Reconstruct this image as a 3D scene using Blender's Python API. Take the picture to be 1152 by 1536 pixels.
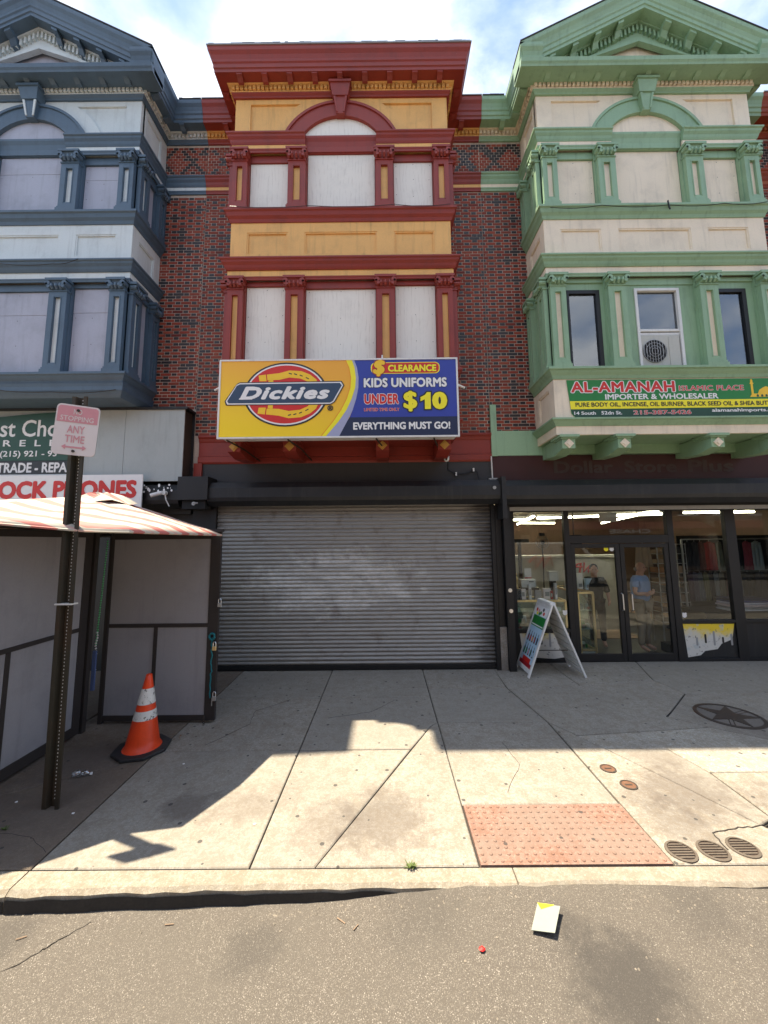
import bpy, math, random
from mathutils import Vector, Matrix
R = random.Random(7)
rad = math.radians
for o in list(bpy.data.objects): bpy.data.objects.remove(o)
S = bpy.context.scene
C = S.collection

# ------------------------------------------------------------------ camera
xa = Vector((0.99995024, 0.00343717, -0.00936512)); ya = Vector((0.00969865, -0.11514526, 0.99330132))
za = Vector((-0.0023358, 0.99334272, 0.11517287))
cd = bpy.data.cameras.new('camera'); cam = bpy.data.objects.new('camera', cd); C.objects.link(cam)
cd.sensor_fit = 'VERTICAL'; cd.sensor_height = 36; cd.sensor_width = 27
cd.lens = 578 / 1536 * 36; cd.shift_y = -23 / 1536
cd.clip_start = 0.05; cd.clip_end = 2000
m3 = Matrix((xa, ya, -za)).transposed()
cam.matrix_world = Matrix.Translation((0, 0, 2.1)) @ m3.to_4x4()
S.camera = cam
# ------------------------------------------------------------------ world, sun, exposure
SUNV = Vector((-0.33, 0.128, 1)).normalized()
EL = math.asin(SUNV.z); AZ = math.atan2(SUNV.x, SUNV.y)
w = bpy.data.worlds.new('World'); S.world = w; w.use_nodes = True
nt = w.node_tree; nt.nodes.clear(); N = nt.nodes.new; L = nt.links.new
out = N('ShaderNodeOutputWorld'); bg = N('ShaderNodeBackground'); bg.inputs[1].default_value = 0.115
sky = N('ShaderNodeTexSky'); sky.sky_type = 'NISHITA'; sky.sun_disc = False
sky.sun_elevation = EL; sky.sun_rotation = AZ % (2 * math.pi); sky.air_density = 1.0; sky.dust_density = 0.3; sky.ozone_density = 2.0; sky.altitude = 20
tc = N('ShaderNodeTexCoord'); mp = N('ShaderNodeMapping'); mp.inputs['Scale'].default_value = (1, 1, 1.6); mp.inputs['Location'].default_value = (0.35, 0.1, 0.2)
nz = N('ShaderNodeTexNoise'); nz.inputs['Scale'].default_value = 2.3; nz.inputs['Detail'].default_value = 9; nz.inputs['Roughness'].default_value = .58; nz.inputs['Distortion'].default_value = .5
rp = N('ShaderNodeValToRGB'); rp.color_ramp.elements[0].position = .38; rp.color_ramp.elements[1].position = .56
rp.color_ramp.elements[0].color = (.05, .05, .05, 1)
nz2 = N('ShaderNodeTexNoise'); nz2.inputs['Scale'].default_value = 5; nz2.inputs['Detail'].default_value = 6
rc = N('ShaderNodeValToRGB'); rc.color_ramp.elements[0].color = (1.1, 1.9, 3.4, 1); rc.color_ramp.elements[1].color = (5.2, 5.4, 5.7, 1)
rc.color_ramp.elements[0].position = .3; rc.color_ramp.elements[1].position = .62
mx = N('ShaderNodeMix'); mx.data_type = 'RGBA'
L(tc.outputs['Generated'], mp.inputs[0]); L(mp.outputs[0], nz.inputs[0]); L(mp.outputs[0], nz2.inputs[0]); L(nz.outputs[0], rp.inputs[0]); L(nz2.outputs[0], rc.inputs[0])
L(rp.outputs[0], mx.inputs[0]); L(sky.outputs[0], mx.inputs[6]); L(rc.outputs[0], mx.inputs[7])
L(mx.outputs[2], bg.inputs[0]); L(bg.outputs[0], out.inputs[0])
sd = bpy.data.lights.new('sun', 'SUN'); sd.energy = 5.0; sd.angle = rad(.55); sd.color = (1, .88, .68)
so = bpy.data.objects.new('sun', sd); C.objects.link(so); so.rotation_euler = SUNV.to_track_quat('Z', 'Y').to_euler(); so.location = (0, 0, 30)
S.view_settings.view_transform = 'Standard'; S.view_settings.look = 'None'; S.view_settings.exposure = 1.44; S.view_settings.gamma = 1

# ------------------------------------------------------------------ materials
def nmat(name):
    m = bpy.data.materials.new(name); m.use_nodes = True; t = m.node_tree; b = t.nodes['Principled BSDF']; return m, t, b
def mixc(t, fac, a, b, mode='MIX'):
    x = t.nodes.new('ShaderNodeMix'); x.data_type = 'RGBA'; x.blend_type = mode
    for i, v in ((0, fac), (6, a), (7, b)):
        if isinstance(v, (int, float)): x.inputs[i].default_value = v
        elif isinstance(v, tuple): x.inputs[i].default_value = (*v, 1) if len(v) == 3 else v
        else: t.links.new(v, x.inputs[i])
    return x.outputs[2]
def mth(t, op, a, b=None, clamp=False):
    x = t.nodes.new('ShaderNodeMath'); x.operation = op; x.use_clamp = clamp
    for i, v in enumerate((a, b)):
        if v is None: continue
        if isinstance(v, (int, float)): x.inputs[i].default_value = v
        else: t.links.new(v, x.inputs[i])
    return x.outputs[0]
def noise(t, vec, scale, det=4, rough=.6, sc=None, dist=0):
    if sc:
        mpn = t.nodes.new('ShaderNodeMapping'); mpn.inputs['Scale'].default_value = sc; t.links.new(vec, mpn.inputs[0]); vec = mpn.outputs[0]
    x = t.nodes.new('ShaderNodeTexNoise'); x.inputs['Scale'].default_value = scale; x.inputs['Detail'].default_value = det
    x.inputs['Roughness'].default_value = rough; x.inputs['Distortion'].default_value = dist; t.links.new(vec, x.inputs[0]); return x.outputs[0]
def step(t, v, a, b):
    x = t.nodes.new('ShaderNodeMapRange'); x.interpolation_type = 'SMOOTHSTEP'; x.inputs[1].default_value = a; x.inputs[2].default_value = b
    t.links.new(v, x.inputs[0]); return x.outputs[0]
def pos(t): return t.nodes.new('ShaderNodeNewGeometry').outputs['Position']
def bump(t, b, h, s, d=.002):
    x = t.nodes.new('ShaderNodeBump'); x.inputs['Strength'].default_value = s; x.inputs['Distance'].default_value = d
    t.links.new(h, x.inputs['Height']); t.links.new(x.outputs[0], b.inputs['Normal'])
def orand(t): return t.nodes.new('ShaderNodeObjectInfo').outputs['Random']
def paint(name, col, rough=.6, dirt=.35, dcol=None, fine=.12, metal=0, var=0, streak=.25, bs=.35, chip=0, chipcol=(.5, .46, .4)):
    m, t, b = nmat(name); p = pos(t)
    dcol = dcol or tuple(c * .38 + .012 for c in col)
    n1 = noise(t, p, 1.9, 6, .65); f1 = mth(t, 'MULTIPLY', step(t, n1, .45, .75), dirt)
    c = mixc(t, f1, col, dcol)
    n3 = noise(t, p, 3.2, 5, .6, sc=(4, 4, .35)); f3 = mth(t, 'MULTIPLY', step(t, n3, .5, .75), streak); c = mixc(t, f3, c, dcol)
    n2 = noise(t, p, 60, 3, .7); f2 = mth(t, 'MULTIPLY', step(t, n2, .35, .7), fine); c = mixc(t, f2, c, tuple(x * .55 for x in col))
    if chip:
        n4 = noise(t, p, 26, 6, .7); c = mixc(t, step(t, n4, .72 - chip * .25, .74 - chip * .25), c, chipcol)
    if var:
        c = mixc(t, mth(t, 'MULTIPLY', orand(t), var), c, tuple(x * .5 for x in col))
    t.links.new(c, b.inputs['Base Color']); b.inputs['Roughness'].default_value = rough; b.inputs['Metallic'].default_value = metal
    bump(t, b, mth(t, 'ADD', n2, mth(t, 'MULTIPLY', n1, 2)), bs, .003)
    return m
def plain(name, col, rough=.6, metal=0, emit=0, spec=.5):
    m, t, b = nmat(name); b.inputs['Base Color'].default_value = (*col, 1); b.inputs['Roughness'].default_value = rough; b.inputs['Metallic'].default_value = metal
    b.inputs['Specular IOR Level'].default_value = spec
    if emit: b.inputs['Emission Color'].default_value = (*col, 1); b.inputs['Emission Strength'].default_value = emit
    return m
def printed(name, col, rough=.45):
    m, t, b = nmat(name); p = pos(t); n = noise(t, p, 9, 4)
    t.links.new(mixc(t, mth(t, 'MULTIPLY', step(t, n, .45, .8), .14), col, tuple(c * .6 for c in col)), b.inputs['Base Color']); b.inputs['Roughness'].default_value = rough; bump(t, b, noise(t, p, 3.0, 3, .5, sc=(1, 1, .5)), .35, .02); return m
def glassmat(name, tint=(.92, .95, .94), refl=.030):
    m = bpy.data.materials.new(name); m.use_nodes = True; t = m.node_tree; t.nodes.clear()
    o = t.nodes.new('ShaderNodeOutputMaterial'); tr = t.nodes.new('ShaderNodeBsdfTransparent'); tr.inputs[0].default_value = (*tint, 1)
    g = t.nodes.new('ShaderNodeBsdfGlossy'); g.inputs['Roughness'].default_value = .01; g.inputs[0].default_value = (1, 1, 1, 1)
    lw = t.nodes.new('ShaderNodeLayerWeight'); f = mth(t, 'ADD', mth(t, 'MULTIPLY', mth(t, 'POWER', lw.outputs['Facing'], 4.5), .9), refl, True)
    mx = t.nodes.new('ShaderNodeMixShader'); t.links.new(f, mx.inputs[0]); t.links.new(tr.outputs[0], mx.inputs[1]); t.links.new(g.outputs[0], mx.inputs[2]); t.links.new(mx.outputs[0], o.inputs[0])
    return m
def brickmat(name, cols, gloss=.75):
    m, t, b = nmat(name); p = pos(t)
    ri = t.nodes.new('ShaderNodeNewGeometry').outputs['Random Per Island']; r = mth(t, 'FRACT', mth(t, 'ADD', orand(t), ri))
    rr = t.nodes.new('ShaderNodeValToRGB'); t.links.new(r, rr.inputs[0]); rr.color_ramp.interpolation = 'LINEAR'
    e = rr.color_ramp.elements; e[0].color = (*cols[0], 1); e[1].color = (*cols[-1], 1)
    for i, c in enumerate(cols[1:-1]): x = e.new((i + 1) / (len(cols) - 1)); x.color = (*c, 1)
    n = noise(t, p, 90, 4, .7); n1 = noise(t, p, 2.2, 5, .65)
    c = mixc(t, mth(t, 'MULTIPLY', step(t, n, .40, .75), .35), rr.outputs[0], (.02, .012, .01))
    c = mixc(t, mth(t, 'MULTIPLY', step(t, n1, .52, .74), .4), c, (.025, .016, .016))
    n5 = noise(t, p, 30, 4, .7); c = mixc(t, mth(t, 'MULTIPLY', step(t, n5, .66, .74), .5), c, (.30, .26, .22))
    t.links.new(c, b.inputs['Base Color']); b.inputs['Roughness'].default_value = gloss; bump(t, b, n, .6, .003); return m
STAINS = [(-.05, 3.2, .42, .75), (-.45, 3.15, .32, .5), (-1.62, 3.36, .22, .8), (-.9, 3.5, .28, .3), (-1.2, 3.35, .3, .45), (2.5, 3.5, .45, .8), (2.15, 3.12, .3, .6), (2.6, 4.0, .3, .4), (2.1, 3.45, .22, .45), (3.2, 3.35, .35, .6), (-3.0, 4.0, .5, .9), (-2.7, 3.3, .5, .5), (-3.3, 3.2, .5, .6), (1.2, 3.05, .45, .25), (4.07, 4.7, .62, .45)]
def concrete(name, col, var=.35, gum=True, stains=STAINS, stcol=(.10, .080, .068)):
    m, t, b = nmat(name); p = pos(t)
    n1 = noise(t, p, 1.4, 7, .65); c = mixc(t, mth(t, 'MULTIPLY', step(t, n1, .40, .66), .5), col, tuple(x * .5 for x in col))
    n2 = noise(t, p, 9, 6, .7); c = mixc(t, mth(t, 'MULTIPLY', step(t, n2, .45, .60), .6), c, (col[0] * .58, col[1] * .50, col[2] * .41))
    n3 = noise(t, p, 140, 3, .8); c = mixc(t, mth(t, 'MULTIPLY', step(t, n3, .42, .58), .6), c, tuple(x * .42 for x in col))
    n4 = noise(t, p, 48, 4, .8); c = mixc(t, mth(t, 'MULTIPLY', step(t, n4, .54, .68), .55), c, tuple(min(.9, x * 1.6) for x in col))
    n7 = noise(t, p, 32, 5, .75); c = mixc(t, mth(t, 'MULTIPLY', step(t, n7, .48, .56), .55), c, (col[0] * .55, col[1] * .48, col[2] * .40))
    c = mixc(t, mth(t, 'MULTIPLY', orand(t), var), c, tuple(x * .62 for x in col))
    nd = noise(t, p, 5.5, 9, .78)
    for (sx, sy, r, s) in stains:
        d = t.nodes.new('ShaderNodeVectorMath'); d.operation = 'DISTANCE'; t.links.new(p, d.inputs[0]); d.inputs[1].default_value = (sx, sy, 0)
        q = mth(t, 'ADD', mth(t, 'DIVIDE', d.outputs['Value'], r), mth(t, 'MULTIPLY', mth(t, 'SUBTRACT', nd, .5), 2.4))
        f = mth(t, 'MULTIPLY', mth(t, 'SUBTRACT', 1, step(t, q, .35, 1.15)), s * .75); c = mixc(t, f, c, stcol)
    if gum:
        v = t.nodes.new('ShaderNodeTexVoronoi'); v.voronoi_dimensions = '2D'; v.inputs['Scale'].default_value = 4.6; t.links.new(p, v.inputs[0])
        sp = t.nodes.new('ShaderNodeSeparateColor'); t.links.new(v.outputs['Color'], sp.inputs[0])
        rr = mth(t, 'ADD', mth(t, 'MULTIPLY', sp.outputs[0], .07), .015); on = mth(t, 'GREATER_THAN', sp.outputs[1], .5)
        f = mth(t, 'MULTIPLY', mth(t, 'LESS_THAN', mth(t, 'ADD', v.outputs['Distance'], mth(t, 'MULTIPLY', mth(t, 'SUBTRACT', noise(t, p, 40), .5), .03)), rr), on)
        c = mixc(t, mth(t, 'MULTIPLY', f, .8), c, (.035, .033, .032))
    t.links.new(c, b.inputs['Base Color']); b.inputs['Roughness'].default_value = .88
    bump(t, b, mth(t, 'ADD', n3, mth(t, 'MULTIPLY', n2, 1.5)), .55, .004); return m
def asphalt(name):
    m, t, b = nmat(name); p = pos(t)
    v = t.nodes.new('ShaderNodeTexVoronoi'); v.inputs['Scale'].default_value = 190; t.links.new(p, v.inputs[0])
    sp = t.nodes.new('ShaderNodeSeparateColor'); t.links.new(v.outputs['Color'], sp.inputs[0])
    rr = t.nodes.new('ShaderNodeValToRGB'); t.links.new(sp.outputs[0], rr.inputs[0]); e = rr.color_ramp.elements
    e[0].color = (.095, .085, .073, 1); e[1].color = (.38, .345, .30, 1); e[1].position = 1
    for q, c in ((.5, (.14, .122, .102, 1)), (.8, (.18, .158, .13, 1)), (.93, (.24, .215, .185, 1))): x = e.new(q); x.color = c
    edge = mth(t, 'SUBTRACT', 1, step(t, v.outputs['Distance'], .25, .7))
    c = mixc(t, edge, (.085, .072, .058), rr.outputs[0])
    n1 = noise(t, p, 1.1, 7, .65); c = mixc(t, mth(t, 'MULTIPLY', step(t, n1, .42, .68), .45), c, (.10, .088, .072))
    n6 = noise(t, p, 7, 5, .7); c = mixc(t, mth(t, 'MULTIPLY', step(t, n6, .45, .7), .35), c, (.10, .085, .07))
    n8 = noise(t, p, 38, 5, .8); c = mixc(t, mth(t, 'MULTIPLY', step(t, n8, .46, .62), .45), c, (.085, .072, .06))
    nd = noise(t, p, 5, 9, .8)
    for (sx, sy, r, s) in ((1.15, 2.12, .34, .7), (1.0, 2.42, .16, .5), (-.75, 2.35, .2, .35), (-2.2, 2.45, .2, .4), (.2, 2.5, .3, .25), (1.8, 2.5, .3, .3)):
        d = t.nodes.new('ShaderNodeVectorMath'); d.operation = 'DISTANCE'; t.links.new(p, d.inputs[0]); d.inputs[1].default_value = (sx, sy, -.08)
        q = mth(t, 'ADD', mth(t, 'DIVIDE', d.outputs['Value'], r), mth(t, 'MULTIPLY', mth(t, 'SUBTRACT', nd, .5), 2.2))
        c = mixc(t, mth(t, 'MULTIPLY', mth(t, 'SUBTRACT', 1, step(t, q, .3, 1.1)), s), c, (.035, .031, .028))
    t.links.new(c, b.inputs['Base Color']); b.inputs['Roughness'].default_value = .85
    n3 = noise(t, p, 160, 3, .7); bump(t, b, mth(t, 'ADD', mth(t, 'MULTIPLY', edge, .5), n3), .6, .004); return m
def plywood(name, col, grain=(.36, .30, .23)):
    m, t, b = nmat(name); p = pos(t)
    n0 = noise(t, p, 1.2, 4, .5, sc=(1, 1, .35)); wv = t.nodes.new('ShaderNodeTexWave'); wv.bands_direction = 'X'; wv.inputs['Scale'].default_value = 3.2; wv.inputs['Distortion'].default_value = 14; wv.inputs['Detail'].default_value = 3; wv.inputs['Detail Scale'].default_value = .8
    mpn = t.nodes.new('ShaderNodeMapping'); mpn.inputs['Scale'].default_value = (1.6, 1.6, .35); t.links.new(p, mpn.inputs[0]); t.links.new(mpn.outputs[0], wv.inputs[0])
    n = noise(t, p, 14, 6, .7, sc=(3, 3, .4)); f = mth(t, 'MULTIPLY', mth(t, 'MULTIPLY', step(t, wv.outputs['Fac'], .62, .98), step(t, n, .44, .66)), .26)
    c = mixc(t, f, col, grain); n2 = noise(t, p, 2.5, 6, .7); c = mixc(t, mth(t, 'MULTIPLY', step(t, n2, .48, .75), .28), c, tuple(x * .6 for x in col))
    t.links.new(c, b.inputs['Base Color']); b.inputs['Roughness'].default_value = .75; bump(t, b, f, .3, .002); return m
def shutter_mat():
    m, t, b = nmat('galvanised_slats'); p = pos(t)
    n = noise(t, p, 2.2, 7, .7, sc=(1.2, 1, 1.4)); n2 = noise(t, p, 22, 5, .7, sc=(.25, 1, 3))
    c = mixc(t, mth(t, 'MULTIPLY', step(t, n2, .4, .7), .5), (.33, .315, .295), (.19, .175, .155))
    # smears of half removed white paint over the upper middle
    d = t.nodes.new('ShaderNodeSeparateXYZ'); t.links.new(p, d.inputs[0])
    ex = mth(t, 'DIVIDE', mth(t, 'ADD', d.outputs[0], .9), 1.55); ez = mth(t, 'DIVIDE', mth(t, 'SUBTRACT', d.outputs[2], 1.45), .62)
    q = mth(t, 'ADD', mth(t, 'ADD', mth(t, 'MULTIPLY', ex, ex), mth(t, 'MULTIPLY', ez, ez)), mth(t, 'MULTIPLY', mth(t, 'SUBTRACT', n, .5), 3.2))
    n9 = noise(t, p, 3.2, 8, .8, sc=(.7, 1, 2.2)); f = mth(t, 'MULTIPLY', mth(t, 'SUBTRACT', 1, step(t, q, .3, 1.1)), mth(t, 'ADD', mth(t, 'MULTIPLY', step(t, n9, .42, .60), .5), .25))
    c = mixc(t, mth(t, 'MULTIPLY', f, .8), c, (.70, .69, .66))
    n4 = noise(t, p, 3, 6, .7); c = mixc(t, mth(t, 'MULTIPLY', step(t, n4, .52, .72), .5), c, (.12, .09, .07)); n10 = noise(t, p, 6, 5, .7, sc=(.35, 1, 2.5)); g1 = step(t, mth(t, 'ADD', d.outputs[0], mth(t, 'MULTIPLY', n10, 1.1)), 1.85, 2.3); c = mixc(t, mth(t, 'MULTIPLY', g1, .8), c, (.035, .03, .027))
    t.links.new(c, b.inputs['Base Color']); b.inputs['Metallic'].default_value = .35; b.inputs['Roughness'].default_value = .55; return m
MT = {}
MT['red_trim'] = paint('oxblood_trim_paint', (.27, .032, .019), .5, .4, chip=.04, chipcol=(.42, .22, .2))
MT['yellow'] = paint('ochre_wall_paint', (.82, .46, .145), .6, .3, fine=.15, chip=.02, streak=.35)
MT['white_ply'] = plywood('painted_plywood', (.82, .78, .70))
MT['green_trim'] = paint('sage_trim_paint', (.27, .42, .26), .5, .3, chip=.06, streak=.35)
MT['cream'] = paint('cream_wall_paint', (.85, .73, .56), .6, .3, chip=.02)
MT['green_flat'] = paint('pale_green_band_paint', (.32, .50, .32), .6, .3)
MT['blue_trim'] = paint('slate_blue_trim_paint', (.075, .125, .18), .5, .4, chip=.05, chipcol=(.35, .38, .4))
MT['pale'] = paint('pale_grey_wall_paint', (.64, .70, .70), .6, .3)
MT['lilac'] = paint('lilac_grey_board_paint', (.42, .44, .52), .65, .3)
MT['rust_trim'] = paint('rust_trim_paint', (.28, .05, .018), .6, .3)
MT['rust_pale'] = paint('rust_wall_paint', (.40, .12, .04), .6, .3)
MT['mortar'] = paint('mortar', (.55, .46, .38), .9, .6, dcol=(.06, .045, .04), fine=.4, bs=.8)
MT['brick_red'] = brickmat('fired_brick_red', [(.27, .038, .019), (.34, .06, .028), (.20, .028, .016), (.32, .07, .035), (.15, .02, .013)])
MT['brick_dark'] = brickmat('glazed_brick_dark', [(.022, .015, .016), (.032, .022, .022), (.014, .011, .013)], .45)
MT['roof'] = paint('roof_felt', (.05, .05, .055), .9)
MT['rooflead'] = paint('flashing_metal', (.35, .36, .37), .5, metal=.3)
MT['black'] = paint('black_paint', (.008, .008, .009), .5, .2, dcol=(.025, .022, .02), streak=.2)
MT['black2'] = paint('charcoal_housing_paint', (.014, .015, .017), .5, .25, dcol=(.06, .056, .052), streak=.3, fine=.2)
MT['greyband'] = paint('dark_grey_fascia', (.045, .045, .047), .7, .4)
MT['maroon'] = paint('faded_maroon_fascia', (.048, .010, .010), .6, .4, dcol=(.03, .02, .02))
MT['ghost'] = paint('grey_letter_residue', (.070, .050, .048), .8, .7, dcol=(.06, .02, .02), fine=.4)
MT['shutter'] = shutter_mat()
MT['galv'] = paint('galvanised_metal', (.42, .42, .41), .45, .3, metal=.5)
MT['greyclad'] = paint('grey_cladding_panel', (.40, .44, .43), .55, .2)
MT['white'] = printed('white_print', (.80, .79, .77)); MT['whitep'] = paint('white_enamel', (.74, .73, .70), .4, .25)
MT['p_yel'] = printed('banner_yellow', (.90, .56, .02)); MT['p_yel2'] = printed('banner_bright_yellow', (.92, .80, .02)); MT['p_blue'] = printed('banner_blue', (.030, .052, .33))
MT['p_navy'] = printed('banner_navy', (.012, .022, .065)); MT['p_red'] = printed('banner_red', (.62, .022, .016)); MT['p_lav'] = printed('banner_grey_swoosh', (.36, .38, .55)); MT['p_logo'] = printed('badge_navy', (.03, .06, .11))
MT['p_green'] = printed('sign_green', (.012, .20, .035)); MT['p_dgreen'] = printed('sign_dark_green', (.012, .065, .035)); MT['p_black'] = printed('sign_black', (.02, .02, .02)); MT['p_pink'] = printed('faded_pink', (.68, .30, .33)); MT['p_cream'] = printed('faded_sign_face', (.76, .68, .66)); MT['p_or'] = printed('banner_orange', (.85, .30, .01))
MT['p_lblue'] = printed('poster_light_blue', (.45, .62, .75)); MT['p_dred'] = printed('poster_dark_red', (.35, .012, .02)); MT['p_gold'] = printed('gold_leaf_paint', (.55, .30, .06)); MT['p_grey2'] = printed('dirty_card', (.27, .29, .25)); MT['p_grey'] = printed('print_grey', (.3, .3, .3))
def yellowgrad():
    m, t, b = nmat('banner_yellow_graded'); d = t.nodes.new('ShaderNodeSeparateXYZ'); t.links.new(pos(t), d.inputs[0])
    f = step(t, mth(t, 'ADD', d.outputs[2], mth(t, 'MULTIPLY', d.outputs[0], .25)), 3.0, 4.6); t.links.new(mixc(t, f, (.92, .66, .008), (.86, .40, .035)), b.inputs['Base Color']); b.inputs['Roughness'].default_value = .45; return m
MT['p_grad'] = yellowgrad()
MT['asphalt'] = asphalt('worn_asphalt')
MT['slab'] = concrete('sidewalk_concrete', (.37, .34, .29), .5)
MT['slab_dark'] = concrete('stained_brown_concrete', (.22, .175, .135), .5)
MT['slab_light'] = concrete('new_pale_concrete', (.46, .43, .37), .1)
MT['curb'] = concrete('kerb_concrete', (.37, .33, .265), .3, gum=False, stains=[(-2.7, 2.6, .3, .6), (2.4, 2.65, .5, .3)])
MT['grime_shade'] = paint('kerb_grime_and_shade', (.030, .026, .022), .95, .5, dcol=(.07, .06, .05), fine=.5)  # dirt of the kerb face, its shade darkened into the colour too
MT['joint'] = paint('joint_dirt', (.035, .03, .026), .95, .3)
MT['tactile'] = concrete('tactile_brick_red', (.34, .20, .155), .0, stains=[(1.3, 3.12, .3, .75), (1.72, 2.95, .25, .8), (.9, 3.0, .2, .6), (1.05, 3.25, .2, .7), (.7, 2.9, .15, .8), (1.45, 2.85, .2, .6)], stcol=(.20, .15, .12))
MT['earth'] = paint('ground_earth', (.12, .10, .08), .95)
MT['iron'] = paint('rusted_iron', (.07, .055, .045), .65, .5, dcol=(.12, .055, .025), fine=.4, metal=.3)
MT['iron2'] = paint('worn_cast_iron', (.17, .15, .13), .7, .4, fine=.4)
MT['rusty'] = paint('rusted_brown_iron', (.16, .075, .04), .75, .5, fine=.5)
MT['drain'] = paint('worn_drain_iron', (.12, .095, .072), .75, .4, fine=.5)
MT['steel'] = paint('brown_steel_post', (.055, .050, .036), .6, .4, dcol=(.10, .045, .02), metal=.5)
MT['orange'] = paint('cone_orange_pvc', (.80, .060, .008), .4, .3, dcol=(.35, .03, .01), fine=.15)
MT['reflect'] = paint('scuffed_reflective_band', (.72, .71, .68), .35, .3, dcol=(.25, .25, .24), fine=.2, chip=.62, chipcol=(.16, .17, .15))
MT['rubber'] = paint('black_rubber', (.018, .018, .019), .7, .4, dcol=(.07, .065, .06))
MT['boothpan'] = paint('grey_booth_board', (.32, .315, .335), .6, .3, streak=.2, fine=.1)
MT['boothfr'] = paint('dark_booth_frame', (.032, .026, .024), .65, .3)
MT['concpier'] = concrete('pier_concrete', (.34, .31, .27), 0, gum=False, stains=[(2.0, 6.6, .3, .4)])
MT['glass'] = glassmat('shop_glass'); MT['glass_up'] = glassmat('window_glass', (.5, .55, .6), .14)
MT['metal'] = plain('brushed_aluminium', (.75, .75, .75), .3, .9)
MT['pvc'] = paint('white_pvc', (.72, .72, .70), .4, .15)
MT['acwhite'] = paint('aged_white_plastic', (.50, .50, .45), .5, .3)
MT['dark'] = plain('dark_void', (.01, .01, .011), .8)
MT['tube'] = plain('fluorescent_tube', (1, .93, .68), .5, emit=8)
MT['wall_in'] = paint('shop_wall_tan', (.17, .105, .065), .8, .5); MT['ceil_in'] = paint('shop_ceiling', (.24, .18, .13), .8); MT['floor_in'] = paint('shop_floor', (.03, .03, .03), .35)
MT['mat_in'] = paint('doormat_tan', (.30, .21, .14), .9)
MT['brass'] = plain('brass_edge', (.80, .60, .30), .35, .7)
MT['skin'] = paint('skin', (.50, .27, .19), .5, .1, fine=.05, streak=0); MT['shirt'] = paint('light_blue_shirt_cloth', (.24, .33, .52), .85, .25, fine=.2); MT['khaki'] = paint('khaki_cloth', (.32, .24, .16), .9)
MT['blackcloth'] = paint('black_cloth', (.012, .012, .013), .9); MT['hair'] = plain('grey_hair', (.22, .2, .19), .8)
MT['gravel'] = paint('gutter_grit_stone', (.28, .24, .19), .9, .6, fine=.5)
MT['leafm'] = paint('weed_green', (.10, .14, .03), .7); MT['dryleaf'] = paint('dry_leaf', (.28, .12, .04), .8)
MT['teal'] = plain('teal_rope', (.01, .16, .19), .8); MT['clear'] = glassmat('clear_bottle_plastic', (.75, .78, .8), .3)
MT['bgreen'] = plain('green_beads', (.08, .42, .16), .3)
def canopy_mat():
    m, t, b = nmat('striped_canopy_fabric'); d = t.nodes.new('ShaderNodeSeparateXYZ'); t.links.new(pos(t), d.inputs[0])
    v = mth(t, 'ADD', mth(t, 'MULTIPLY', mth(t, 'ADD', d.outputs[1], mth(t, 'MULTIPLY', d.outputs[0], -.12)), 5.2), mth(t, 'MULTIPLY', noise(t, pos(t), 1.5), .6))
    f = mth(t, 'GREATER_THAN', mth(t, 'FRACT', v), .60); v2 = mth(t, 'GREATER_THAN', mth(t, 'FRACT', mth(t, 'ADD', v, .62)), .86)
    c = mixc(t, mth(t, 'MAXIMUM', f, 0), (.47, .43, .36), (.45, .14, .12)); c = mixc(t, mth(t, 'MULTIPLY', v2, .5), c, (.6, .25, .2))
    t.links.new(c, b.inputs['Base Color']); b.inputs['Roughness'].default_value = .7
    return m
MT['canopy'] = canopy_mat()
def cloth(name, col): return paint(name, col, .9, .2, fine=.2)

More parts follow.
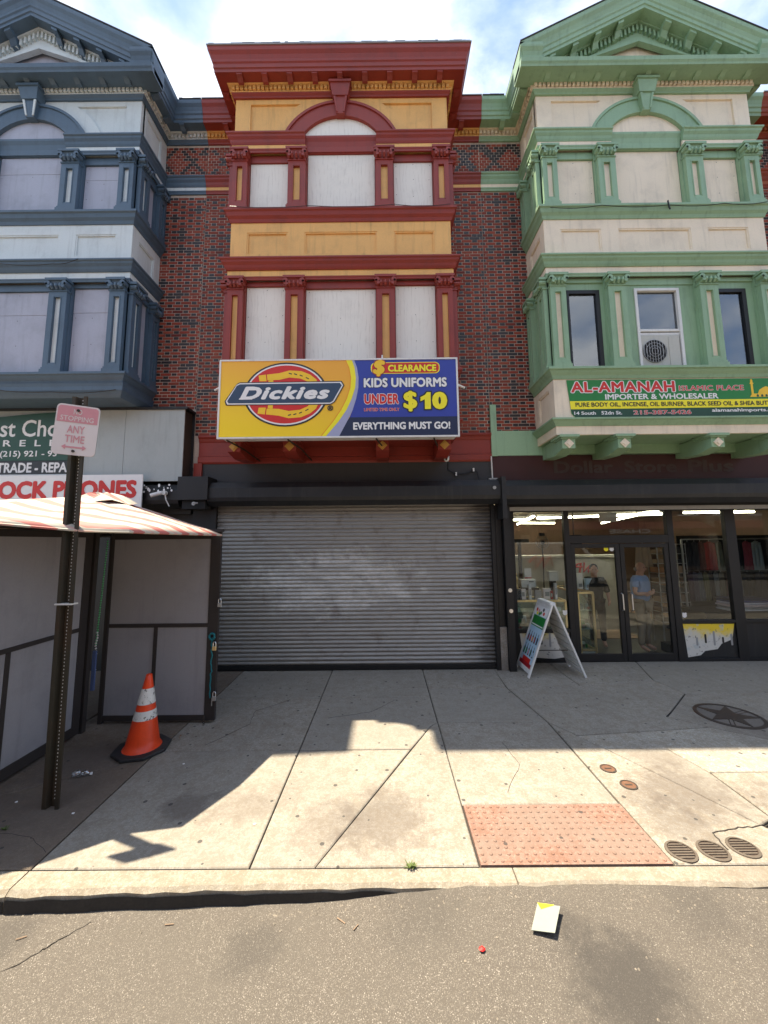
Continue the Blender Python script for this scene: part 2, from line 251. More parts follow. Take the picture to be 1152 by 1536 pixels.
# ------------------------------------------------------------------ mesh helpers
class MB:
    def __init__(s): s.v = []; s.f = []; s.sm = False
    def add(s, vs, fs): k = len(s.v); s.v += [tuple(v) for v in vs]; s.f += [tuple(i + k for i in f) for f in fs]; return s
    def box(s, x0, x1, y0, y1, z0, z1):
        vs = [(x, y, z) for x in (x0, x1) for y in (y0, y1) for z in (z0, z1)]
        return s.add(vs, [(0, 1, 3, 2), (4, 6, 7, 5), (0, 4, 5, 1), (2, 3, 7, 6), (0, 2, 6, 4), (1, 5, 7, 3)])
    def fbox(s, F, u0, u1, z0, z1, p0, p1):
        ox, oy, ux, uy, nx, ny = F
        vs = [(ox + ux * u + nx * p, oy + uy * u + ny * p, z) for u in (u0, u1) for p in (p1, p0) for z in (z0, z1)]
        return s.add(vs, [(0, 1, 3, 2), (4, 6, 7, 5), (0, 4, 5, 1), (2, 3, 7, 6), (0, 2, 6, 4), (1, 5, 7, 3)])
    def ffrust(s, F, a, b):   # a,b = (u0,u1,p0,p1,z)
        ox, oy, ux, uy, nx, ny = F; vs = []
        for (u0, u1, p0, p1, z) in (a, b):
            for (u, p) in ((u0, p0), (u1, p0), (u1, p1), (u0, p1)): vs.append((ox + ux * u + nx * p, oy + uy * u + ny * p, z))
        return s.add(vs, [(3, 2, 1, 0), (4, 5, 6, 7), (0, 1, 5, 4), (1, 2, 6, 5), (2, 3, 7, 6), (3, 0, 4, 7)])
    def prism(s, pts, d):     # pts 3d loop, d extrusion vector
        n = len(pts); d = Vector(d); a = [Vector(p) for p in pts]; b = [p + d for p in a]
        return s.add(a + b, [tuple(range(n))[::-1], tuple(range(n, 2 * n))] + [(i, (i + 1) % n, (i + 1) % n + n, i + n) for i in range(n)])
    def ring(s, path, prof):  # sweep a closed profile (p,z) along a plan path, mitred; outward = right of travel
        n = len(path); offs = []
        for i in range(n):
            ds = []
            if i > 0: d = Vector((path[i][0] - path[i - 1][0], path[i][1] - path[i - 1][1])).normalized(); ds.append(Vector((d.y, -d.x)))
            if i < n - 1: d = Vector((path[i + 1][0] - path[i][0], path[i + 1][1] - path[i][1])).normalized(); ds.append(Vector((d.y, -d.x)))
            if len(ds) == 1: offs.append(ds[0])
            else: q = ds[0] + ds[1]; offs.append(q / (1 + ds[0].dot(ds[1])))
        k = len(prof); vs = [(path[i][0] + offs[i].x * p, path[i][1] + offs[i].y * p, z) for i in range(n) for (p, z) in prof]
        fs = [(i * k + j, (i + 1) * k + j, (i + 1) * k + (j + 1) % k, i * k + (j + 1) % k) for i in range(n - 1) for j in range(k)]
        fs += [tuple(range(k)), tuple(range((n - 1) * k, n * k))[::-1]]
        return s.add(vs, fs)
    def tube(s, pts, r, n=8, cap=True):
        pts = [Vector(p) for p in pts]; m = len(pts); rs = r if isinstance(r, (list, tuple)) else [r] * m; vs = []
        t0 = (pts[1] - pts[0]).normalized(); a = t0.orthogonal().normalized()
        for i, p in enumerate(pts):
            t = (pts[min(i + 1, m - 1)] - pts[max(i - 1, 0)]).normalized(); a = (a - t * a.dot(t)).normalized(); b = t.cross(a)
            vs += [p + (a * math.cos(2 * math.pi * j / n) + b * math.sin(2 * math.pi * j / n)) * rs[i] for j in range(n)]
        fs = [(i * n + j, i * n + (j + 1) % n, (i + 1) * n + (j + 1) % n, (i + 1) * n + j) for i in range(m - 1) for j in range(n)]
        if cap: fs += [tuple(range(n))[::-1], tuple(range((m - 1) * n, m * n))]
        return s.add(vs, fs)
    def lathe(s, c, prof, n=20, cap=True):
        vs = [(c[0] + r * math.cos(2 * math.pi * j / n), c[1] + r * math.sin(2 * math.pi * j / n), c[2] + z) for r, z in prof for j in range(n)]
        m = len(prof); fs = [(i * n + j, i * n + (j + 1) % n, (i + 1) * n + (j + 1) % n, (i + 1) * n + j) for i in range(m - 1) for j in range(n)]
        if cap: fs += [tuple(range(n))[::-1], tuple(range((m - 1) * n, m * n))]
        return s.add(vs, fs)
    def disc(s, c, r, axis='Y', n=20, r2=None, h=.004):
        r2 = r2 or r
        if axis == 'Y': pts = [(c[0] + r * math.cos(a), c[1], c[2] + r2 * math.sin(a)) for a in [2 * math.pi * i / n for i in range(n)]]; return s.prism(pts, (0, h, 0))
        pts = [(c[0] + r * math.cos(a), c[1] + r2 * math.sin(a), c[2]) for a in [2 * math.pi * i / n for i in range(n)]]; return s.prism(pts, (0, 0, h))
    def mesh(s, name, off=(0, 0, 0), bev=0):
        me = bpy.data.meshes.new(name); me.from_pydata([(v[0] - off[0], v[1] - off[1], v[2] - off[2]) for v in s.v], [], s.f); me.update(); return me
def wpos(o):
    v = Vector(o.location); p = o.parent
    while p: v += Vector(p.location); p = p.parent
    return v
def tag(o, label=None, cat=None, group=None, kind=None):
    for k, v in (('label', label), ('category', cat), ('group', group), ('kind', kind)):
        if v: o[k] = v
    return o
def fixn(me):
    import bmesh
    b = bmesh.new(); b.from_mesh(me); bmesh.ops.recalc_face_normals(b, faces=b.faces); b.to_mesh(me); b.free()
def obj(name, mb, mat, parent=None, kind=None, label=None, smooth=False, bevel=0, loc=None, origin=None, fix=True):
    off = wpos(parent) if parent else Vector((0, 0, 0)); o_off = Vector(origin) if origin is not None else off
    me = mb if isinstance(mb, bpy.types.Mesh) else mb.mesh(name, o_off)
    if fix and not isinstance(mb, bpy.types.Mesh): fixn(me)
    o = bpy.data.objects.new(name, me); C.objects.link(o)
    if parent: o.parent = parent
    o.location = loc if loc is not None else (o_off - off)
    if mat and not me.materials: me.materials.append(MT[mat] if isinstance(mat, str) else mat)
    if smooth: me.shade_smooth()
    if bevel: bm = o.modifiers.new('bevel', 'BEVEL'); bm.width = bevel; bm.segments = 2; bm.limit_method = 'ANGLE'
    return tag(o, label, None, None, kind)
def thing(name, label, cat, loc=(0, 0, 0), group=None):
    o = bpy.data.objects.new(name, None); C.objects.link(o); o.location = loc; o.empty_display_size = .2
    return tag(o, label, cat, group)
def copy_tree(o, parent=None):
    c = o.copy(); C.objects.link(c); c.parent = parent
    for ch in [x for x in ALLCH(o)]: copy_tree(ch, c)
    return c
def ALLCH(o): return list(o.children)
def textmesh(s, off=0., shear=0., spacing=1.0):
    cu = bpy.data.curves.new('lettering', 'FONT'); cu.body = s; cu.size = 1; cu.offset = off; cu.shear = shear; cu.space_character = spacing; cu.resolution_u = 3
    ob = bpy.data.objects.new('lettering_source', cu); me = bpy.data.meshes.new_from_object(ob)
    vs = [Vector(v.co) for v in me.vertices]; fs = [tuple(p.vertices) for p in me.polygons]
    bpy.data.objects.remove(ob); bpy.data.curves.remove(cu); bpy.data.meshes.remove(me); return vs, fs
def lettering(s, box, plane, mat, parent, bold=.02, outline=None, omat=None, shear=0., spacing=1.0, lift=.001, rot=0, name='lettering', o2=None, o2mat=None):
    # box=(u0,u1,v0,v1) in the plane; plane(u,v,h)->3d
    bv, bf = textmesh(s, 0, shear, spacing); e = bold * .75
    x0 = min(v.x for v in bv) - e; x1 = max(v.x for v in bv) + e; y0 = min(v.y for v in bv) - e; y1 = max(v.y for v in bv) + e
    layers = []
    if outline: layers.append((outline, omat, lift))
    layers.append((bold, mat, lift + .0014))
    for offv, mm, h in layers:   # heavier strokes: shifted copies of the letters, each a hair above the last
        sh = [(0, 0)]; n_ = 14 if offv > .06 else 8
        for ring_ in ((1.,) if offv < .05 else (.5, 1.)): sh += [(ring_ * offv * math.cos(2 * math.pi * k / n_), ring_ * offv * math.sin(2 * math.pi * k / n_)) for k in range(n_)]
        mb = MB()
        for k, (dx, dy) in enumerate(sh):
            mb.add([plane(box[0] + (v.x + dx - x0) / (x1 - x0) * (box[1] - box[0]), box[2] + (v.y + dy - y0) / (y1 - y0) * (box[3] - box[2]), h + .00004 * k) for v in bv], bf)
        obj(name if mm == mat else name + '_outline', mb, mm, parent, fix=False)
def flat(name, pts, plane, h, mat, parent, th=.0008, **k):
    mb = MB(); mb.prism([plane(u, v, h) for u, v in pts], Vector(plane(0, 0, 0)) - Vector(plane(0, 0, th))); return obj(name, mb, mat, parent, **k)
def rrect(x0, x1, z0, z1, r, n=5):
    pts = []
    for cx, cz, a0 in ((x1 - r, z1 - r, 0), (x0 + r, z1 - r, 90), (x0 + r, z0 + r, 180), (x1 - r, z0 + r, 270)):
        pts += [(cx + r * math.cos(rad(a0 + 90 * i / n)), cz + r * math.sin(rad(a0 + 90 * i / n))) for i in range(n + 1)]
    return pts
def ell(cx, cz, rx, rz, n=48, a0=0, a1=360): return [(cx + rx * math.cos(rad(a0 + (a1 - a0) * i / n)), cz + rz * math.sin(rad(a0 + (a1 - a0) * i / n))) for i in range(n + (0 if a1 - a0 == 360 else 1))]
def vplane(Y): return lambda u, v, h: (u, Y - h, v)

# ------------------------------------------------------------------ setting: ground, road, sidewalk
YW, YB = 6.60, 5.83
g = MB(); g.box(-400, 400, -400, 400, -.6, -.5); obj('ground', g, 'earth', kind='structure')
def curbdrop(x):
    pts = [(-40, .13), (-2.3, .112), (-1.1, .10), (-.4, .08), (.1, .04), (.5, .012), (1.7, .012), (2.4, .03), (3.2, .08), (40, .13)]
    for (a, da), (b, db) in zip(pts, pts[1:]):
        if a <= x <= b: return da + (db - da) * (x - a) / (b - a)
    return .13
xs = [-40, -12, -6, -4] + [-3 + .1 * i for i in range(71)] + [5, 7, 12, 40]; ys = [-7.2, -3, 0, 1.2] + [1.6 + .08 * i for i in range(14)]
rd = MB(); vs = []
for yv in ys:
    for x in xs:
        k = max(0, min(1, (yv - .8) / 1.6)); z = -.13 - .02 * (1 - k) + (.13 - curbdrop(x)) * k + R.uniform(-.0025, .0025)
        vs.append((x, yv, z))
nx = len(xs); rd.add(vs, [(j * nx + i, j * nx + i + 1, (j + 1) * nx + i + 1, (j + 1) * nx + i) for j in range(len(ys) - 1) for i in range(nx - 1)])
obj('road', rd, 'asphalt', kind='structure', smooth=True, fix=False)
sw = MB(); sw.box(-40, 40, 2.70, 7.2, -.3, -.022); sw.box(-40, 40, -10, -7.2, -.3, 0)
sidewalk = obj('sidewalk', sw, 'joint', kind='structure')
def inset(pts, d):
    n = len(pts); a = sum(pts[i][0] * pts[(i + 1) % n][1] - pts[(i + 1) % n][0] * pts[i][1] for i in range(n))
    if a < 0: pts = pts[::-1]
    lines = []
    for i in range(n):
        p = Vector(pts[i]); q = Vector(pts[(i + 1) % n]); t = (q - p).normalized(); nn = Vector((-t.y, t.x)); lines.append((p + nn * d, t))
    outp = []
    for i in range(n):
        p, t = lines[i - 1]; q, u = lines[i]; den = t.x * u.y - t.y * u.x
        if abs(den) < 1e-4: outp.append((q.x, q.y)); continue
        s = ((q.x - p.x) * u.y - (q.y - p.y) * u.x) / den; outp.append((p.x + t.x * s, p.y + t.y * s))
    return outp
def slab(pts, mat='slab', gap=.006, z=None, label=None):
    q = inset(pts, gap); z = R.uniform(-.002, .002) if z is None else z; q2 = inset(pts, gap + .008)
    n = len(q); mb = MB(); mb.add([(x, y, -.022) for x, y in q] + [(x, y, z - .006) for x, y in q] + [(x, y, z) for x, y in q2],
        [tuple(range(2 * n, 3 * n))] + [(i, (i + 1) % n, (i + 1) % n + n, i + n) for i in range(n)] + [(i + n, (i + 1) % n + n, (i + 1) % n + 2 * n, i + 2 * n) for i in range(n)])
    return obj('slab', mb, mat, sidewalk, label=label)
FB = 2.76
slab([(-2.33, FB), (-.905, FB), (-.895, 4.19), (-2.34, 4.19)]); slab([(-2.34, 4.19), (-.895, 4.19), (-.892, 5.5), (-2.35, 5.5)]); slab([(-2.35, 5.5), (-.892, 5.5), (-.89, 6.75), (-2.36, 6.75)])
slab([(-.905, FB), (-.48, FB), (.47, 4.60), (.475, 4.19 + .42), (-.893, 4.61), (-.895, 4.19)][:1] + [(-.48, FB), (.24, 4.19), (-.895, 4.19)])
slab([(-.48, FB), (.59, FB), (.59, 4.77), (.50, 4.68)], gap=.004)
slab([(-.895, 4.19), (.24, 4.19), (.50, 4.68), (.59, 4.77), (.59, 5.52), (-.892, 5.5)]); slab([(-.892, 5.5), (.59, 5.52), (.59, 6.75), (-.89, 6.75)])
slab([(.59, 3.345), (1.855, 3.345), (1.865, 4.755), (.59, 4.765)]); slab([(.59, 4.765), (1.865, 4.755), (1.72, 5.81), (.59, 5.81)]); slab([(.59, 5.81), (1.72, 5.81), (1.78, 6.75), (.59, 6.75)])
slab([(1.858, 2.76), (1.96, 2.76), (3.0, 2.76), (2.75, 3.11), (2.54, 3.535), (2.2, 4.18), (1.868, 4.75), (1.862, 3.6)])
slab([(2.2, 4.18), (2.82, 4.156), (2.916, 3.76), (2.9, 3.17), (2.75, 3.11), (2.54, 3.535)])
slab([(2.2, 4.18), (1.868, 4.75), (2.5, 4.82), (3.33, 4.86), (3.99, 4.335), (5.4, 4.2), (5.4, 3.77), (2.916, 3.76), (2.82, 4.156)][:1] + [(2.05, 4.44), (3.6, 4.60), (3.99, 4.335), (6.4, 4.25), (6.4, 3.77), (2.916, 3.76), (2.82, 4.156)], 'slab_light', label='paler newly poured concrete slab')
slab([(1.868, 4.75), (2.05, 4.44), (3.6, 4.60), (3.33, 4.86), (4.07, 5.55), (3.99, 6.06), (2.8, 5.87), (1.72, 5.83)]); slab([(1.72, 5.81), (2.8, 5.87), (2.78, 6.95), (1.78, 6.95)])
slab([(2.8, 5.87), (3.99, 6.06), (4.3, 6.95), (2.78, 6.95)]); slab([(3.33, 4.86), (3.6, 4.60), (3.99, 4.335), (6.4, 4.25), (6.6, 5.6), (4.07, 5.55)]); slab([(4.07, 5.55), (6.6, 5.6), (6.6, 6.95), (4.3, 6.95), (3.99, 6.06)])
slab([(2.916, 3.76), (4.6, 3.77), (4.6, 2.76), (3.0, 2.76), (2.9, 3.17)]); slab([(4.6, 2.76), (6.4, 2.76), (6.4, 3.77), (4.6, 3.77)])
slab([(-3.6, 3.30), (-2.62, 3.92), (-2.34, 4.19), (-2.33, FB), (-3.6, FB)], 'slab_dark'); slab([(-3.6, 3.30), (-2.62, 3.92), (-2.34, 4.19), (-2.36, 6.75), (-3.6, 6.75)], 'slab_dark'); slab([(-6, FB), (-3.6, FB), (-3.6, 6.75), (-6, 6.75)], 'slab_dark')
for i in range(8): slab([(6.6 + i * 1.5, FB), (8.1 + i * 1.5, FB), (8.1 + i * 1.5, 6.95), (6.6 + i * 1.5, 6.95)]); slab([(-7.5 - i * 1.5, FB), (-6 - i * 1.5, FB), (-6 - i * 1.5, 6.75), (-7.5 - i * 1.5, 6.75)])
# kerb
kerb = thing('kerb', 'pale concrete kerb between sidewalk and road, dropping at the pink ramp', 'kerb', (0, 2.7, 0)); del kerb['label']; del kerb['category']
kerb['kind'] = 'structure'
def kerbpiece(x0, x1):
    n = max(2, int((x1 - x0) / .12)); mb = MB(); vs = []
    for i in range(n + 1):
        x = x0 + (x1 - x0) * i / n
        yf = 2.605 + .02 * math.cos(x * .9) + (.02 if x > 1 else 0) + R.uniform(-.006, .006); rag = R.uniform(0, .010)
        if x < -2.2: rag += R.uniform(0, .03)
        vs += [(x, 2.752, -.02), (x, 2.752, -.002), (x, yf + .02 + rag, -.001 - rag * .3), (x, yf + .002, -.014 - rag), (x, yf - .004 + R.uniform(-.004, .004), -.28)]
    mb.add(vs, [(i * 5 + j, (i + 1) * 5 + j, (i + 1) * 5 + j + 1, i * 5 + j + 1) for i in range(n) for j in range(4)] + [(4, 3, 2, 1, 0), tuple(n * 5 + j for j in range(5))])
    obj('kerb_stone', mb, 'curb', kerb)
    mf = MB(); mf.add([p for i in range(n + 1) for p in ((vs[i * 5 + 3][0], vs[i * 5 + 3][1] - .006, vs[i * 5 + 3][2] - .010 - R.uniform(0, .012)), (vs[i * 5 + 4][0], vs[i * 5 + 4][1] - .008, -.27))], [(i * 2, i * 2 + 1, i * 2 + 3, i * 2 + 2) for i in range(n)]); obj('grime_shade_face', mf, 'grime_shade', kerb, fix=False)  # dark sheet over the kerb face: grime and painted-in shade together
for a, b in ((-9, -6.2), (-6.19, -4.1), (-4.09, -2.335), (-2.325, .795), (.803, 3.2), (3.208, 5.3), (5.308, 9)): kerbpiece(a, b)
mb = MB(); mb.box(-9, 9, 2.751, 2.762, -.3, -.012); obj('kerb_joint', mb, 'joint', kerb)

# tactile paving panel
tp = thing('tactile_paving', 'pink red panel of raised domes set in the sunlit sidewalk at the kerb ramp', 'tactile paving', (1.225, 3.05, 0))
mb = MB(); mb.box(.602, 1.848, 2.766, 3.338, -.03, .004); obj('panel', mb, 'tactile', tp)
mb = MB()
for i in range(21):
    for j in range(10): mb.lathe((.632 + i * .0592, 2.795 + j * .0575, .004), [(.0125, 0), (.0118, .003), (.008, .0055), (0.003, .006)], 8)
obj('dome', mb, 'tactile', tp, kind='stuff', smooth=True)
# manhole with star
mh = thing('manhole_cover', 'round cast iron manhole cover with a raised star in shaded sidewalk', 'manhole cover', (4.07, 4.87, 0))
mb = MB(); mb.lathe((4.07, 4.87, 0), [(.30, .008), (.34, .007), (.346, -.02), (.30, -.02)], 40, False); obj('rim', mb, 'iron', mh)
mb = MB(); mb.lathe((4.07, 4.87, -.012), [(.302, 0), (.302, .0155)], 40); obj('plate', mb, 'iron2', mh)
mb = MB(); pts = []
for i in range(10):
    r = .30 if i % 2 == 0 else .12; a = rad(200 + 36 * i); pts.append((4.07 + r * math.cos(a), 4.87 + r * math.sin(a), .0036))
mb.prism(pts, (0, 0, .006)); obj('star', mb, 'iron', mh)
mb = MB()
for i in range(5):
    a = rad(236 + 72 * i)
    for d in (-.02, .02)[:(2 if i in (0, 2) else 0)]: mb.tube([(4.07 + .12 * math.cos(a) - d * math.sin(a), 4.87 + .12 * math.sin(a) + d * math.cos(a), 0), (4.07 + .3 * math.cos(a) - d * math.sin(a), 4.87 + .3 * math.sin(a) + d * math.cos(a), 0)], .008, 5)
obj('rib', mb, 'iron', mh, kind='stuff')
for (x, y, lab) in ((2.03, 3.82, 'small round rusty valve cap in the sidewalk, nearer the shop of the two'), (2.07, 3.58, 'small round rusty valve cap in the sidewalk, nearer the kerb of the two')):
    t_ = thing('valve_cap', lab, 'valve cap', (x, y, 0), 'small valve caps in the sidewalk')
    mb = MB(); mb.lathe((x, y, 0), [(.055, .007), (.068, .006), (.071, -.02), (.055, -.02)], 20, False); obj('ring', mb, 'iron', t_)
    mb = MB(); mb.lathe((x, y, -.008), [(.056, 0), (.056, .012)], 20); obj('lid', mb, 'rusty', t_); mb = MB(); mb.box(x - .03, x + .03, y - .008, y + .008, .0042, .007); obj('bar', mb, 'iron', t_)
for (x, y, lab) in ((1.975, 2.865, 'round ribbed drain cap beside the kerb, next to the pink tactile panel'), (2.195, 2.87, 'round ribbed drain cap beside the kerb, middle of the row of three'), (2.42, 2.895, 'round ribbed drain cap beside the kerb, farthest from the pink panel')):
    t_ = thing('drain_cap', lab, 'drain cap', (x, y, 0), 'ribbed drain caps by the kerb')
    mb = MB(); mb.lathe((x, y, 0), [(.078, .009), (.093, .007), (.098, -.02), (.078, -.02)], 24, False); obj('rim', mb, 'drain', t_)
    mb = MB(); mb.lathe((x, y, -.014), [(.080, 0), (.080, .0175)], 24); obj('plate', mb, 'iron', t_)
    for k in range(6):
        v_ = -.055 + k * .022; hw = math.sqrt(max(0, .075 ** 2 - v_ ** 2)) * .95; mb = MB(); mb.box(x - hw, x + hw, y + v_ - .005, y + v_ + .005, .0036, .009); obj('rib', mb, 'drain', t_)
# pavement crack beside the drain caps and thin litter
def wig(pts, r, name, mat, parent=None, **k):
    mb = MB(); q = []
    for a, b in zip(pts, pts[1:]):
        for i in range(5): q.append((a[0] + (b[0] - a[0]) * i / 5 + R.uniform(-.008, .008), a[1] + (b[1] - a[1]) * i / 5 + R.uniform(-.008, .008), a[2]))
    q.append(pts[-1]); mb.tube(q, r, 4); return obj(name, mb, mat, parent, **k)
wig([(2.30, 2.88, -.001), (2.33, 3.03, -.001), (2.56, 3.08, -.001), (2.72, 3.09, -.001), (2.90, 3.17, -.001), (3.2, 3.22, -.001)], .006, 'crack', 'joint', sidewalk)
for cp in ([(-1.9, 4.3), (-1.6, 4.75), (-1.65, 5.1), (-1.3, 5.45)], [(-.7, 4.9), (-.2, 5.05), (.1, 5.4)], [(1.0, 3.5), (1.25, 3.9), (1.2, 4.3)], [(-3.2, 3.35), (-2.95, 3.1), (-2.6, 3.05), (-2.35, 2.9)]): wig([(x, y, -.0005) for x, y in cp], .0022, 'crack', 'joint', sidewalk)
wig([(3.33, 4.86, 0), (4.05, 5.52, 0)], .005, 'crack', 'joint', sidewalk)

# ------------------------------------------------------------------ row buildings
BRK = {}
def brickmesh(k, w_):
    if k not in BRK:
        mb = MB(); mb.add([(-w_ / 2, .0, -.0245), (w_ / 2, 0, -.0245), (w_ / 2, 0, .0245), (-w_ / 2, 0, .0245), (-w_ / 2 + .003, -.008, -.0215), (w_ / 2 - .003, -.008, -.0215), (w_ / 2 - .003, -.008, .0215), (-w_ / 2 + .003, -.008, .0215)], [(4, 5, 6, 7), (0, 1, 5, 4), (1, 2, 6, 5), (2, 3, 7, 6), (3, 0, 4, 7)])
        BRK[k] = mb.mesh('brick'); BRK[k].materials.append(MT['brick_dark' if k[0] == 'd' else 'brick_red'])
    return BRK[k]
def bricks(areas, wall, zone2):
    allb = []
    for (x0, x1, z0, z1) in areas:
        nrow = int((z1 - z0) / .057)
        for r in range(nrow):
            z = z0 + (r + .5) * .057; x = math.floor(x0 / .296) * .296 - (.148 if r % 2 else 0) - .3
            while x < x1:
                for (w_, dk) in (((.09, 0), (.09, 1)) if zone2(z) else ((.19, 0), (.09, 1))):
                    a, b = max(x, x0), min(x + w_, x1)
                    if b - a > .014:
                        c = (a + b) / 2
                        if zone2(z):
                            dx = ((c - 1.87 - (0 if c > -1 else -5.2) + .29) % .58) - .29; q = abs(abs(dx) / .29 + abs(z - 9.35) / .37 - 1); dd = q < .2
                        else: dd = dk
                        if R.random() < .09: dd = not dd
                        allb.append((c, z, b - a, dd))
                    x += w_ + .008
    allb.sort(key=lambda q: (q[1] - 2.1) ** 2 + (q[0]) ** 2)
    k0 = Vector(wpos(wall))
    for c, z, w_, dd in allb[:300]:
        o = bpy.data.objects.new('brick', brickmesh(('d' if dd else 'r', round(w_, 2)), round(w_, 2))); C.objects.link(o); o.parent = wall
        o.location = Vector((c, YW + R.uniform(-.0015, .002), z)) - k0; o.rotation_euler = (0, R.uniform(-.006, .006), 0)
    for dd, mm in ((False, 'brick_red'), (True, 'brick_dark')):
        mb = MB()
        for c, z, w_, d2 in allb[300:]:
            if bool(d2) == dd:
                y = YW + R.uniform(-.0015, .002); mb.add([(c - w_ / 2, y, z - .0245), (c + w_ / 2, y, z - .0245), (c + w_ / 2, y, z + .0245), (c - w_ / 2, y, z + .0245), (c - w_ / 2 + .003, y - .008, z - .0215), (c + w_ / 2 - .003, y - .008, z - .0215), (c + w_ / 2 - .003, y - .008, z + .0215), (c - w_ / 2 + .003, y - .008, z + .0215)], [(4, 5, 6, 7), (0, 1, 5, 4), (1, 2, 6, 5), (2, 3, 7, 6), (3, 0, 4, 7)])
        if mb.v: obj('brick', mb, mm, wall, kind='stuff', fix=False)
def capital_mesh(F, u0, u1, z0, z1, p):
    mb = MB(); w_ = u1 - u0; um = (u0 + u1) / 2; h = z1 - z0
    mb.fbox(F, u0 - .012, u1 + .012, z0, z0 + .022, -.02, p + .012)
    mb.ffrust(F, (u0 + .012, u1 - .012, -.02, p, z0 + .022), (u0 - .005, u1 + .005, -.02, p + .04, z1 - .04))
    mb.fbox(F, u0 - .03, u1 + .03, z1 - .04, z1, -.02, p + .065)
    ox, oy, ux, uy, nx_, ny = F
    for s in (-1, 1):
        for (du, zz, rr) in ((.0, z1 - .085, .042), (.035, z1 - .10, .02), (-.05, z0 + .06, .026)):
            u = um + s * (w_ / 2 - .012 + du * .4); a = Vector((ox + ux * u + nx_ * p * .4, oy + uy * u + ny * p * .4, zz)); b = Vector((ox + ux * u + nx_ * (p + .062), oy + uy * u + ny * (p + .062), zz)); mb.tube([a, b], rr, 10)
    for k in range(3):
        u = um + (k - 1) * w_ * .24; a = Vector((ox + ux * u + nx_ * (p + .02), oy + uy * u + ny * (p + .02), z0 + .03)); b = Vector((ox + ux * u + nx_ * (p + .055), oy + uy * u + ny * (p + .055), z0 + h * .55)); mb.tube([a, (a + b) / 2 + Vector((nx_, ny, 0)) * .012, b], [.02, .026, .012], 6)
    return mb
def pilaster(F, u0, u1, z0, zcap, ztop, trim, light, root, p=.07):
    mb = MB(); mb.fbox(F, u0, u1, z0, ztop, -.10, 0)
    a, b = u0 + .012, u1 - .012; ia, ib = a + (b - a) * .31, b - (b - a) * .31; zi0, zi1 = z0 + .16, zcap - .09
    mb.fbox(F, a, ia, z0 + .05, zcap, 0, p); mb.fbox(F, ib, b, z0 + .05, zcap, 0, p); mb.fbox(F, ia, ib, z0 + .05, zi0, 0, p); mb.fbox(F, ia, ib, zi1, zcap, 0, p)
    for (x0, x1) in ((ia - .014, ia), (ib, ib + .014)): mb.fbox(F, x0, x1, zi0 - .014, zi1 + .014, p, p + .006)
    mb.fbox(F, a - .02, b + .02, z0, z0 + .05, 0, p + .025); mb.fbox(F, a - .008, b + .008, z0 + .05, z0 + .085, p, p + .012)
    pl = obj('pilaster', mb, trim, root)
    mb = MB(); mb.fbox(F, ia, ib, zi0, zi1, 0, .03); obj('inset_panel', mb, light, pl)
    obj('capital', capital_mesh(F, a, b, zcap, ztop, p), trim, pl)
def panelled(F, u0, u1, z0, z1, holes, wallm, root, p=0.):
    xs_ = sorted({u0, u1, *[h[0] for h in holes], *[h[1] for h in holes]}); zs_ = sorted({z0, z1, *[h[2] for h in holes], *[h[3] for h in holes]})
    mb = MB()
    for a, b in zip(xs_, xs_[1:]):
        for c, d in zip(zs_, zs_[1:]):
            m_ = ((a + b) / 2, (c + d) / 2)
            if not any(h[0] < m_[0] < h[1] and h[2] < m_[1] < h[3] for h in holes): mb.fbox(F, a, b, c, d, -.06, p)
    fr = obj('panelled_facing', mb, wallm, root)
    for h in holes:
        mb = MB(); mb.fbox(F, h[0], h[1], h[2], h[3], -.10, -.028); e = .022
        mb.fbox(F, h[0], h[0] + e, h[2], h[3], -.028, -.008); mb.fbox(F, h[1] - e, h[1], h[2], h[3], -.028, -.008); mb.fbox(F, h[0] + e, h[1] - e, h[3] - e, h[3], -.028, -.008); mb.fbox(F, h[0] + e, h[1] - e, h[2], h[2] + e, -.028, -.008)
        obj('recessed_panel', mb, wallm, fr)
CROWN = [(0, 9.90), (.27, 9.90), (.27, 9.96), (.285, 9.97), (.285, 10.04), (.30, 10.06), (.305, 10.10), (.325, 10.16), (.355, 10.21), (.36, 10.24), (.36, 10.285), (0, 10.285)]
